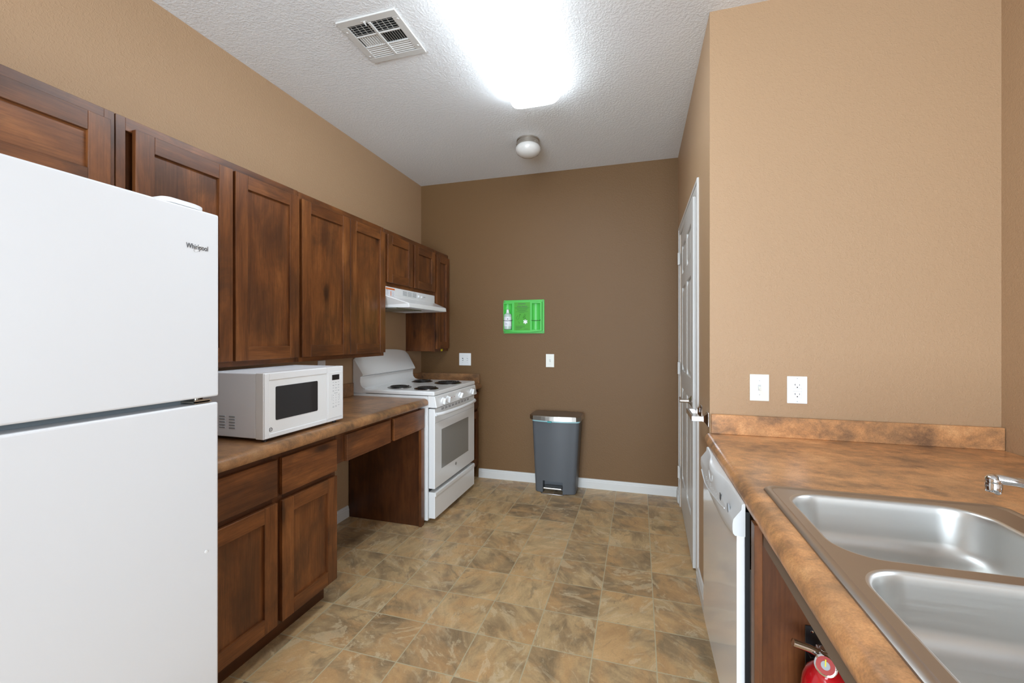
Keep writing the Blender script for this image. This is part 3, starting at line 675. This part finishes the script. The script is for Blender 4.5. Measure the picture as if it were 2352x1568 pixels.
# oven door
mb = MB(); mb.box(-1.382, RX, RY0+.008, RY1-.012, .238, .786); od = mb.build('oven_door', 'white', t, .005, 3)
MB().box(-1.3855, -1.382, RY0+.018, RY1-.02, .215, .80).build('door_gap', 'dark', t)
MB().box(RX-.001, RX+.0012, 2.746, 3.238, .352, .628).build('oven_window', 'ovenw', od)
MB().box(RX-.001, RX+.0008, RY0+.012, RY1-.016, .688, .6895).build('door_seam', 'grey', od)
mb = MB()
for k in range(9):
    for r in range(2): mb.box(RX-.001, RX+.0008, 2.745+k*.058, 2.745+k*.058+.040, .7655+r*.0085, .7655+r*.0085+.0035)
mb.build('vent_slots', 'dark', od)
pts = []
for k in range(21):
    u = k/20; s = math.sin(PI*u)**.45 if 0 < u < 1 else 0; pts.append((RX+.004+.042*s, RY0+.018+.708*u, .748))
mb = MB(); mb.tube(pts, .0125, 14); mb.build('oven_door_handle', 'plastic', od)
badge(od, RX, 2.993, .318, .010, 'dgrey')
mb = MB(); mb.box(-1.382, RX, RY0+.010, RY1-.014, .035, .213); mb.box(RX-.001, RX+.006, RY0+.012, RY1-.016, .185, .211)
mb.build('storage_drawer', 'white', t, .005, 3)

# =============================================================== RANGE HOOD
t = thing('range_hood', (-1.77, 2.98, 1.487), 'white under-cabinet range hood above the electric range', 'range hood')
HY0_, HY1_, FXh = 2.6085, 3.3715, -1.704
mb = MB()
V = {'a': (XL+.003, HY0_, 1.636), 'b': (FXh, HY0_, 1.636), 'c': (FXh, HY1_, 1.636), 'd': (XL+.003, HY1_, 1.636),
     'e': (FXh, HY0_, 1.572), 'f': (FXh, HY1_, 1.572), 'g': (-1.556, 2.680, 1.519), 'h': (-1.556, 3.286, 1.519),
     'i': (-1.553, 2.682, 1.489), 'j': (-1.553, 3.288, 1.489), 'k': (XL+.003, HY0_, 1.489), 'l': (XL+.003, HY1_, 1.489)}
kk = list(V); ix = {q: i for i, q in enumerate(kk)}
F = ['abcd', 'befc', 'eghf', 'gijh', 'abegik', 'dcfhjl', 'adlk']
mb.faces([V[q] for q in kk], [tuple(ix[ch] for ch in f) for f in F]); mb.build('hood_shell', 'white', t, .004, 2)
MB().faces
mb = MB(); mb.faces([(XL+.01, HY0_+.01, 1.4895), (-1.56, 2.688, 1.4895), (-1.56, 3.28, 1.4895), (XL+.01, HY1_-.01, 1.4895), (XL+.01, HY0_+.01, 1.487), (-1.56, 2.688, 1.487), (-1.56, 3.28, 1.487), (XL+.01, HY1_-.01, 1.487)], [(0,1,2,3),(4,5,6,7),(0,1,5,4),(1,2,6,5),(2,3,7,6),(3,0,4,7)])
mb.build('underside_pan', 'mwside', t)
mb = MB(); mb.box(-1.97, -1.640, 2.66, 3.02, 1.4800, 1.4872)
mb.build('grease_filter', 'filter', t)
mb = MB(); mb.box(-1.90, -1.74, 3.06, 3.22, 1.4825, 1.4872); mb.build('light_lens', 'mwside', t, .002, 1)
mb = MB()
for g in range(3):
    for r in range(6): mb.box(FXh-.001, FXh+.0008, 2.848+g*.072, 2.908+g*.072, 1.590+r*.0062, 1.5926+r*.0062)
mb.build('vent_louvres', 'grey', t)
for y in (3.087, 3.135):
    mb = MB(); mb.lathe((FXh, y, 1.602), [(.010, 0), (.010, .008), (.007, .010)], axis=0, n=18); mb.build('control_button', 'plastic', t)
mb = MB(); mb.box(FXh, FXh+.0008, 3.17, 3.198, 1.603, 1.6075); mb.build('brand_mark', 'grey', t)
st = MB().box(FXh, FXh+.0006, 2.622, 2.735, 1.560, 1.628).build('warning_sticker', 'label', t)
MB().box(FXh+.0005, FXh+.0012, 2.622, 2.735, 1.616, 1.627).build('orange_band', 'orange', st)
for c in (0, 2):
    mb = MB()
    for r in range(6): mb.box(FXh+.0005, FXh+.0010, 2.626+c*.038, 2.626+c*.038+.030-.004*(r % 3), 1.566+r*.0072, 1.5675+r*.0072)
    mb.build('sticker_text', 'grey', st)
MB().box(FXh+.0005, FXh+.0010, 2.626, 2.652, 1.6085, 1.6125).build('sticker_heading', 'grey', st)
MB().box(FXh+.0005, FXh+.0010, 2.682, 2.690, 1.568, 1.606).build('sticker_stripe', 'orange', st)

# =============================================================== WALL PLATES
def plate(name, org, xd, w2, h, mat, label, cat, kinds, grp=None):
    """cover plate on a wall; org = centre on the wall plane, xd = viewer's right; kinds: list of (offset, 'toggle'|'socket'|'decora')"""
    o, X, Z = Vector(org), Vector(xd), Vector((0,0,1)); N = X.cross(Z)
    t = thing(name, o - Z*h/2, label, cat, grp)
    def fix(mb): return mb.xform(Matrix((( X.x, N.x, 0, o.x), (X.y, N.y, 0, o.y), (0, 0, 1, o.z), (0,0,0,1))))
    mb = MB(); mb.box(-w2/2, w2/2, .0003, .0055, -h/2, h/2); fix(mb).build('cover_plate', mat, t, .0025, 3)
    for off, k in kinds:
        if k == 'toggle' or k == 'open':
            mb = MB(); mb.box(off-.0055, off+.0055, .0050, .0058, -.0125, .0125); fix(mb).build('toggle_slot', 'bgrey' if k == 'toggle' else 'dark', t)
            mb = MB(); mb.faces([(off-.0045, .005, -.006), (off+.0045, .005, -.006), (off+.0045, .005, .006), (off-.0045, .005, .006), (off-.0035, .017, -.0105), (off+.0035, .017, -.0105), (off+.0035, .0185, -.004), (off-.0035, .0185, -.004)], [(0,1,2,3),(4,5,6,7),(0,1,5,4),(1,2,6,5),(2,3,7,6),(3,0,4,7)])
            fix(mb).build('toggle', mat, t, .0008, 2)
            sz = (.030, -.030)
        elif k == 'decora':
            mb = MB(); mb.box(off-.0165, off+.0165, .0050, .0075, -.0335, .0335); dd = fix(mb).build('receptacle', 'platew', t, .0015, 2)
            mb = MB()
            for z in (.0195, -.0195):
                mb.box(off-.0085, off-.0070, .0073, .0078, z-.001, z+.0065); mb.box(off-.0115, off-.0085, .0073, .0078, z+.002, z+.0034); mb.box(off+.0065, off+.0080, .0073, .0078, z-.001, z+.0055); mb.cyl((off-.0005, .0073, z-.008), .0024, .0005, 1, 10)
            fix(mb).build('socket_slots', 'dark', dd)
            mb = MB(); mb.box(off-.016, off+.010, .0073, .0082, -.0045, .0045); fix(mb).build('test_button', 'plastic', dd, .0005, 1)
            mb = MB(); mb.box(off-.0165, off+.0165, .0073, .0078, .0056, .0060); mb.box(off-.0165, off+.0165, .0073, .0078, -.0060, -.0056); fix(mb).build('receptacle_seam', 'grey', dd)
            sz = (.0485, -.0485)
        else:
            for z in (.0195, -.0195):
                mb = MB(); mb.cyl((off, .005, z), .0165, .0025, 1, 26); dd = fix(mb).build('receptacle', mat, t)
                mb = MB(); mb.box(off-.0075, off-.0060, .0073, .0078, z-.001, z+.006); mb.box(off+.0055, off+.0070, .0073, .0078, z-.001, z+.006); mb.cyl((off, .0073, z-.008), .0024, .0005, 1, 10); fix(mb).build('socket_slots', 'dark', dd)
            sz = (0,)
        for z in sz:
            mb = MB(); mb.cyl((off, .0050, z), .0024, .0011, 1, 12); fix(mb).build('screw', 'bgrey', t)
    return t
plate('light_switch_plate', (-1.5375, YB, 1.0715), (1,0,0), .117, .114, 'platew', 'white double light switch plate on the back wall near the corner cabinet', 'light switch', [(-.023, 'open'), (.023, 'toggle')])
plate('light_switch_plate', (-.741, YB, 1.072), (1,0,0), .073, .114, 'ivory', 'ivory single light switch plate on the back wall above the bin', 'light switch', [(0, 'toggle')])
plate('light_switch_plate', (.4945, YR, 1.062), (1,0,0), .074, .114, 'ivory', 'ivory single light switch plate on the right wall above the counter', 'light switch', [(0, 'toggle')])
plate('power_outlet', (.635, YR, 1.057), (1,0,0), .074, .114, 'platew', 'white square-faced power outlet right of the ivory switch above the counter', 'outlet', [(0, 'decora')])
plate('power_outlet', (XL, 2.32, 1.068), (0,1,0), .070, .114, 'platew', 'white wall outlet half hidden behind the microwave', 'outlet', [(0, 'socket')])

# =============================================================== CHROME HOLDER ON CLOSET WALL
t = thing('towel_holder', (.27, 2.2, .9), 'small square chrome towel holder on the wall beside the door', 'towel holder')
TZ = .908
for y in (2.103, 2.312):
    mb = MB()
    sq = lambda x, h: [(x, y-h, TZ-h*1.35), (x, y+h, TZ-h*1.35), (x, y+h, TZ+h*1.35), (x, y-h, TZ+h*1.35)]
    mb.loft([sq(XR-.0005, .024), sq(XR-.004, .0235), sq(XR-.012, .015), sq(XR-.020, .0095), sq(XR-.026, .0085), sq(XR-.070, .0085)]); mb.build('wall_post', 'chrome', t, .001, 2)
MB().box(XR-.070, XR-.058, 2.103, 2.312, TZ-.0115, TZ+.0115).build('cross_bar', 'chrome', t, .001, 2)

# =============================================================== EYEWASH STATION
t = thing('eyewash_station', (-.976, YB, 1.31), 'bright green first aid eyewash station tray on the back wall', 'eyewash station')
GX0, GX1, GZ0, GZ1 = -1.163, -.791, 1.309, 1.605
mb = MB(); G = lambda a, b2: None
def dome(y0, y1):
    up, dn = [], []
    for k in range(17):
        u = k/16; x = GX0+.006+(GX1-GX0-.022)*u; up.append((x, GZ1-.022+.014*(1-(2*u-1)**2))); dn.append((x, GZ0+.024-.016*(1-(2*u-1)**2)))
    return up, dn
mb.loft([[(p[0], YB-.0005, p[1]) for p in rrect(GX0, GX1, GZ0, GZ1, .006, 0, 3)], [(p[0], YB-.006, p[1]) for p in rrect(GX0, GX1, GZ0, GZ1, .006, 0, 3)]])
tray = mb.build('tray', 'green', t, .0015, 2)
# raised face split around two troughs and a centre label
up, dn = dome(0, 0)
def band(x0, x1, zlo=None, zhi=None):
    pts = [p for p in up if x0-1e-6 <= p[0] <= x1+1e-6]; f = lambda x: GZ1-.022+.014*(1-(2*((x-GX0-.006)/(GX1-GX0-.022))-1)**2); g = lambda x: GZ0+.024-.016*(1-(2*((x-GX0-.006)/(GX1-GX0-.022))-1)**2)
    xs = [x0+(x1-x0)*k/6 for k in range(7)]
    top = [(x, f(x) if zhi is None else zhi) for x in xs]; bot = [(x, g(x) if zlo is None else zlo) for x in reversed(xs)]
    pr = top+bot; mbb.loft([[(x, YB-.006, z) for x, z in pr], [(x, YB-.034, z) for x, z in pr]])
A0, A1, B0, B1, C0, C1 = -1.148, -1.078, -1.056, -.912, -.894, -.824
tz0, tz1 = 1.342, 1.571
mbb = MB(); band(GX0+.006, A0); band(A1, C0, ); band(C1, GX1-.016)
band(A0, A1, zlo=tz1); band(C0, C1, zlo=tz1); band(A0, A1, zhi=tz0); band(C0, C1, zhi=tz0)
mbb.build('raised_face', 'green', tray, .002, 2)
for x0, x1 in ((A0, A1), (C0, C1)):
    mb = MB(); n = 10; r = []
    for k in range(n+1):
        a = PI*k/n; r.append(((x0+x1)/2-(x1-x0)/2*math.cos(a), YB-.031+.022*math.sin(a)))
    mb.loft([[(x, y, tz0) for x, y in r], [(x, y, tz1) for x, y in r]], 0, closed=False, smooth=True); mb.build('bottle_trough', 'green', tray)
lab = MB().box(B0, B1, YB-.0352, YB-.034, 1.336, 1.582).build('instruction_label', 'greenl', t)
LY = YB-.0354
text('label_title', 'Eyesaline', (-1.020, LY, 1.560), (1,0,0), (0,0,1), .068, 'dgrey', lab, .016, shear=.4, bold=.01)
text('label_heading', 'Wall Station', (-1.032, LY, 1.541), (1,0,0), (0,0,1), .096, 'dgrey', lab, .011, bold=.02)
mb = MB()
for (x0, x1, z) in ((-1.050, -.918, 1.534), (-1.044, -.930, 1.528), (-1.030, -.935, 1.520), (-1.028, -.940, 1.513), (-1.020, -.952, 1.506), (-1.042, -.930, 1.498), (-1.010, -.962, 1.490), (-1.042, -.965, 1.372), (-1.042, -.958, 1.365), (-1.042, -.980, 1.358), (-1.042, -.990, 1.351), (-.965, -.930, 1.346), (-1.042, -1.005, 1.341)):
    x = x0; random.seed(int((z*1000)))
    while x < x1: 
        l = random.uniform(.004, .012); mb.box(x, min(x+l, x1), LY-.0003, LY, z, z+.0028); x += l+.0022
mb.build('small_print', 'greend', lab)
mb = MB()
for pts in ([(-1.020, 1.468), (-1.034, 1.450), (-1.030, 1.428), (-1.015, 1.436), (-1.010, 1.458), (-1.000, 1.480)], [(-1.010, 1.478), (-1.004, 1.470), (-.996, 1.474)], [(-.975, 1.450), (-.958, 1.480)], [(-.968, 1.444), (-.950, 1.474)], [(-.978, 1.448), (-.962, 1.440), (-.950, 1.436), (-.956, 1.422)], [(-.960, 1.462), (-.950, 1.438)], [(-1.018, 1.412), (-1.008, 1.404), (-1.012, 1.392)]):
    mb.tube([(x, LY-.0003, z) for x, z in pts], .0012, 5)
mb.build('pictogram', 'greend', lab)
mb = MB(); sc_ = (-.954, 1.411)
for k in range(3):
    m_ = MB(); mb2 = Matrix.Translation((sc_[0], LY-.0004, sc_[1])) @ Matrix.Rotation(PI/3*k, 4, 'Y')
    vs = [mb2 @ Vector(p) for p in ((-.0048, 0, -.020), (.0048, 0, -.020), (.0048, 0, .020), (-.0048, 0, .020))]; mb.faces([tuple(v - Vector((0, .0002*k, 0))) for v in vs], [(0,1,2,3)])
mb.build('star_symbol', 'platew', lab)
mb = MB()
for x0, x1 in ((A0-.006, A1+.006), (C0-.006, C1+.006)):
    pass
for x0, x1, nm in ((A0-.006, A1+.006, 0), (C0-.006, C1+.006, 1)):
    mb = MB(); mb.tube([(x0, YB-.035, 1.425), (x0+.006, YB-(.058 if nm == 0 else .040), 1.421), ((x0+x1)/2, YB-(.074 if nm == 0 else .041), 1.419), (x1-.006, YB-(.058 if nm == 0 else .040), 1.421), (x1, YB-.035, 1.427)], .0022, 8); mb.build('elastic_strap', 'black', t)
mb = MB()
for x in (GX0+.010, GX1-.012):
    for z in (GZ0+.012, GZ1-.014): mb.cyl((x, YB-.0075, z), .0042, .002, 1, 14)
mb.build('mounting_screws', 'dgrey', t)
t = thing('eyewash_bottle', ((A0+A1)/2, YB-.045, tz0), 'clear plastic eyewash bottle strapped in the green wall station', 'bottle')
bx, by = (A0+A1)/2-.001, YB-.0405
def ov(rx, ry, z, n=28): return [(bx+rx*math.cos(2*PI*k/n), by+ry*math.sin(2*PI*k/n), z) for k in range(n)]
mb = MB(); mb.loft([ov(.026, .022, 1.3435), ov(.033, .029, 1.350), ov(.034, .030, 1.36), ov(.034, .030, 1.468), ov(.031, .027, 1.478), ov(.016, .014, 1.486), ov(.014, .013, 1.492)], 0, smooth=True); bo = mb.build('bottle_body', 'bottle', t)
mb = MB(); mb.loft([ov(.0143, .0143, 1.492), ov(.0143, .0143, 1.502), ov(.011, .011, 1.504), ov(.0125, .0125, 1.512), ov(.0115, .0115, 1.519), ov(.004, .004, 1.521)], 0, smooth=True); mb.build('cap', 'platew', t)
mb = MB(); ar = [k for k in range(-9, 10)]
mb.loft([[(bx+.0346*math.sin(a*.16), by-.0306*math.cos(a*.16), 1.372) for a in ar], [(bx+.0346*math.sin(a*.16), by-.0306*math.cos(a*.16), 1.455) for a in ar]], 0, closed=False, smooth=True)
lb = mb.build('paper_label', 'label', t)
mb = MB(); mb.box(bx+.004, bx+.014, by-.0318, by-.0308, 1.430, 1.442); mb.box(bx-.012, bx+.004, by-.0324, by-.0314, 1.395, 1.398); mb.box(bx-.012, bx+.006, by-.0324, by-.0314, 1.388, 1.390); mb.build('label_print', 'grey', lb)

# =============================================================== TRASH CAN
t = thing('trash_can', (-.655, 3.51, 0), 'slate grey step-pedal trash can with a steel lid against the back wall', 'trash can')
def outline(x0, x1, y0, y1, bulge, r, z, notch=None, n=5):
    # clockwise outline with a bowed front edge (toward -y); notch = (xa, xb, y) cut into the front
    P = []
    for (cx, cy, a0) in ((x1-r, y1-r, 0), (x0+r, y1-r, 90)):
        for i in range(n+1): a = math.radians(a0+90*i/n); P.append((cx+r*math.cos(a), cy+r*math.sin(a), z))
    for i in range(n+1): a = math.radians(180+90*i/n); P.append((x0+r+r*math.cos(a), y0+r+r*math.sin(a), z))
    xs = [x0+r+(x1-x0-2*r)*k/12 for k in range(1, 12)]
    f = lambda x: y0-bulge*(1-((2*(x-x0-r)/(x1-x0-2*r))-1)**2)
    if notch:
        xa, xb, yn = notch; xs1 = [x for x in xs if x < xa]; xs2 = [x for x in xs if x > xb]
        P += [(x, f(x), z) for x in xs1] + [(xa, f(xa), z), (xa, yn, z), (xb, yn, z), (xb, f(xb), z)] + [(x, f(x), z) for x in xs2]
    else: P += [(x, f(x), z) for x in xs]
    for i in range(n+1): a = math.radians(270+90*i/n); P.append((x1-r+r*math.cos(a), y0+r+r*math.sin(a), z))
    return P
def tc(z): u = z/.60; return (-.824-.022*u, -.492+.037*u, 3.440-.030*u, 3.618+.014*u)
mb = MB(); hz = .105
nt = (-.755, -.590, 3.50)
x0, x1, y0, y1 = tc(.006); a_ = outline(x0, x1, y0, y1, .022, .035, .006, nt); x0, x1, y0, y1 = tc(hz); b_ = outline(x0, x1, y0, y1, .022, .035, hz, nt)
mb.loft([a_, b_], 0, smooth=True)
mb.loft([outline(*tc(z), .022, .035, z) for z in (hz, .25, .42, .595)], 0, smooth=True)
can = mb.build('bin_body', 'binbody', t, sharp=40)
mb = MB(); mb.loft([outline(x0-.0, x1, y0, y1, .022, .035, z) for (x0, x1, y0, y1), z in ((tc(.588), .5895), (tc(.60), .6015))], 0, smooth=True)
mb.xform(Matrix.Translation((-.655, 3.52, 0)) @ Matrix.Scale(1.012, 4, (1,0,0)) @ Matrix.Scale(1.02, 4, (0,1,0)) @ Matrix.Translation((.655, -3.52, 0))); mb.build('bin_liner', 'tealp', t)
mb = MB(); mb.box(-.705, -.672, 3.366, 3.378, .590, .6015); mb.build('liner_notch', 'teal', t)
def oct_(x0, x1, y0, y1, c, bl, z): 
    P = [(x1-c, y1, z), (x0+c, y1, z), (x0, y1-c, z), (x0, y0+c, z), (x0+c*.8, y0, z)]
    for k in range(1, 10): u = k/10; P.append((x0+c*.8+(x1-x0-1.6*c)*u, y0-bl*(1-(2*u-1)**2), z))
    return P + [(x1-c*.8, y0, z), (x1, y0+c, z), (x1, y1-c, z)]
lx = (-.866, -.442, 3.392, 3.642)
mb = MB(); mb.loft([oct_(*lx, .045, .022, .6025), oct_(*lx, .045, .022, .634), oct_(lx[0]+.003, lx[1]-.003, lx[2]+.003, lx[3]-.003, .045, .022, .639)]); lid = mb.build('lid', 'lidsteel', t)
mb = MB(); mb.loft([oct_(lx[0]+.004, lx[1]-.004, lx[2]+.004, lx[3]-.004, .044, .022, .6388), oct_(lx[0]+.010, lx[1]-.010, lx[2]+.010, lx[3]-.010, .042, .022, .6415)]); mb.build('lid_top', 'binlid', lid)
mb = MB(); mb.box(-.750, -.595, 3.405, 3.470, .040, .056); mb.build('foot_pedal', 'lidsteel', t, .007, 3)
mb = MB(); mb.tube([(-.770, 3.425, .005), (-.755, 3.405, .005), (-.590, 3.405, .005), (-.572, 3.425, .005)], .004, 8); mb.build('base_wire', 'chrome', t)

# =============================================================== CEILING
def fluorescent(yc, L, label):
    t = thing('fluorescent_light', (-.585, yc, ZC-.1), label, 'ceiling light')
    x0, x1, y0, y1 = -.725, -.445, yc-L/2, yc+L/2
    MB().box(x0+.022, x1-.022, y0+.022, y1-.022, ZC-.0335, ZC-.0005).build('housing', 'trim', t, .002, 1)
    mb = MB(); mb.loft([rrect(x0, x1, y0, y1, .03, ZC-.034, 8), rrect(x0, x1, y0, y1, .03, ZC-.054, 8), rrect(x0+.010, x1-.010, y0+.010, y1-.010, .04, ZC-.072, 8), rrect(x0+.035, x1-.035, y0+.035, y1-.035, .04, ZC-.088, 8), rrect(x0+.07, x1-.07, y0+.07, y1-.07, .03, ZC-.093, 8)], 0, smooth=True)
    mb.build('lens', 'lamp', t, sharp=60); return t
fluorescent(1.855, 1.235, 'long glowing white wraparound fluorescent fixture on the ceiling')
fluorescent(-2.2, 1.235, 'long white fluorescent fixture added unseen behind the camera for extra light')  # second fixture, added out of view to brighten the room
t = thing('flush_mount_light', (-.775, 3.02, ZC-.11), 'small unlit opal globe ceiling light with nickel ring', 'ceiling light')
mb = MB(); mb.lathe((-.775, 3.02, ZC), [(.083, -.0005), (.083, -.010), (.079, -.013), (.079, -.026), (.083, -.029), (.083, -.040), (.074, -.044)], n=48); mb.build('mounting_ring', 'nickel', t)
mb = MB(); mb.lathe((-.775, 3.02, ZC-.038), [(.072, 0), (.086, -.012), (.092, -.028), (.090, -.045), (.079, -.062), (.056, -.077), (.028, -.085), (.001, -.087)], n=48); mb.build('glass_globe', 'globe', t, sharp=80)
for a in (200, 320): 
    mb = MB(); mb.lathe((-.775+.083*math.cos(math.radians(a)), 3.02+.083*math.sin(math.radians(a)), ZC-.035), [(.002, .004), (.005, .002), (.005, -.003), (.002, -.005)], n=12); mb.build('thumb_screw', 'nickel', t)
# ---- ceiling register
t = thing('ceiling_vent', (-1.175, 1.785, ZC-.01), 'square white louvred air vent on the ceiling left of the lamp', 'air vent')
VX0, VX1, VY0, VY1 = -1.328, -1.022, 1.637, 1.932; zt = ZC-.0005; zb_ = ZC-.009
mb = MB(); bo_ = .036
mb.box(VX0, VX1, VY0, VY0+bo_, zb_, zt); mb.box(VX0, VX1, VY1-bo_, VY1, zb_, zt); mb.box(VX0, VX0+bo_, VY0+bo_, VY1-bo_, zb_, zt); mb.box(VX1-bo_, VX1, VY0+bo_, VY1-bo_, zb_, zt)
ix0, ix1, iy0, iy1 = VX0+bo_, VX1-bo_, VY0+bo_, VY1-bo_; xm = (ix0+ix1)/2; r3 = (iy1-iy0)/3
mb.box(xm-.007, xm+.007, iy0, iy1, zb_-.002, zt)
for k in (1, 2): mb.box(ix0, ix1, iy0+r3*k-.004, iy0+r3*k+.004, zb_, zt)
fr = mb.build('vent_frame', 'trim', t, .002, 2)
MB().box(ix0, ix1, iy0, iy1, ZC-.0018, ZC-.0006).build('duct_shadow', 'dark', t)
def slat(x0, x1, y0, y1, along, k, flip):
    mb = MB(); z0, z1 = ZC-.0085, ZC-.002; d = .006*flip
    if along == 'x': vs = [(x0, k, z0), (x1, k, z0), (x1, k+d, z1), (x0, k+d, z1), (x0, k+.0012, z0), (x1, k+.0012, z0), (x1, k+d+.0012, z1), (x0, k+d+.0012, z1)]
    else: vs = [(k, y0, z0), (k, y1, z0), (k+d, y1, z1), (k+d, y0, z1), (k+.0012, y0, z0), (k+.0012, y1, z0), (k+d+.0012, y1, z1), (k+d+.0012, y0, z1)]
    mb.faces(vs, [(0,1,2,3),(4,5,6,7),(0,1,5,4),(1,2,6,5),(2,3,7,6),(3,0,4,7)]); mb.build('louvre_slat', 'trim', t)
for (xa, xb, sg) in ((ix0, xm-.007, 1), (xm+.007, ix1, -1)):
    for k in range(5): slat(xa, xb, 0, 0, 'x', iy0+.004+k*.0135, 1)
    for k in range(5): slat(xa, xb, 0, 0, 'x', iy0+2*r3+.012+k*.0135, -1)
    for k in range(8): slat(0, 0, iy0+r3+.004, iy0+2*r3-.004, 'y', xa+.010+k*.0128, sg)
mb = MB()
for k in range(8): mb.box(ix0+.010+k*.0275, ix0+.013+k*.0275, iy0, iy0+r3-.004, ZC-.0045, ZC-.0035)
mb.build('damper_bars', 'trim', t)
mb = MB(); mb.box(xm-.032, xm-.002, iy0-.016, iy0-.012, zb_-.0008, zb_+.001); mb.faces([(xm-.022, iy0-.014, zb_), (xm-.010, iy0-.014, zb_), (xm-.014, iy0+.004, zb_-.014), (xm-.012, iy0-.014, zb_-.003), (xm-.022, iy0-.012, zb_-.003)], [(0,1,2), (0,2,4), (1,2,3), (0,1,3,4), (2,3,4)]); mb.build('damper_lever', 'trim', t)
for (x, y) in ((-1.313, 1.703), (-1.313, 1.88), (-1.037, 1.69), (-1.037, 1.872)):
    mb = MB(); mb.lathe((x, y, zb_), [(.006, .001), (.005, -.0015), (.002, -.002)], n=14); mb.build('vent_screw', 'trim', t)
bpy.context.view_layer.update()
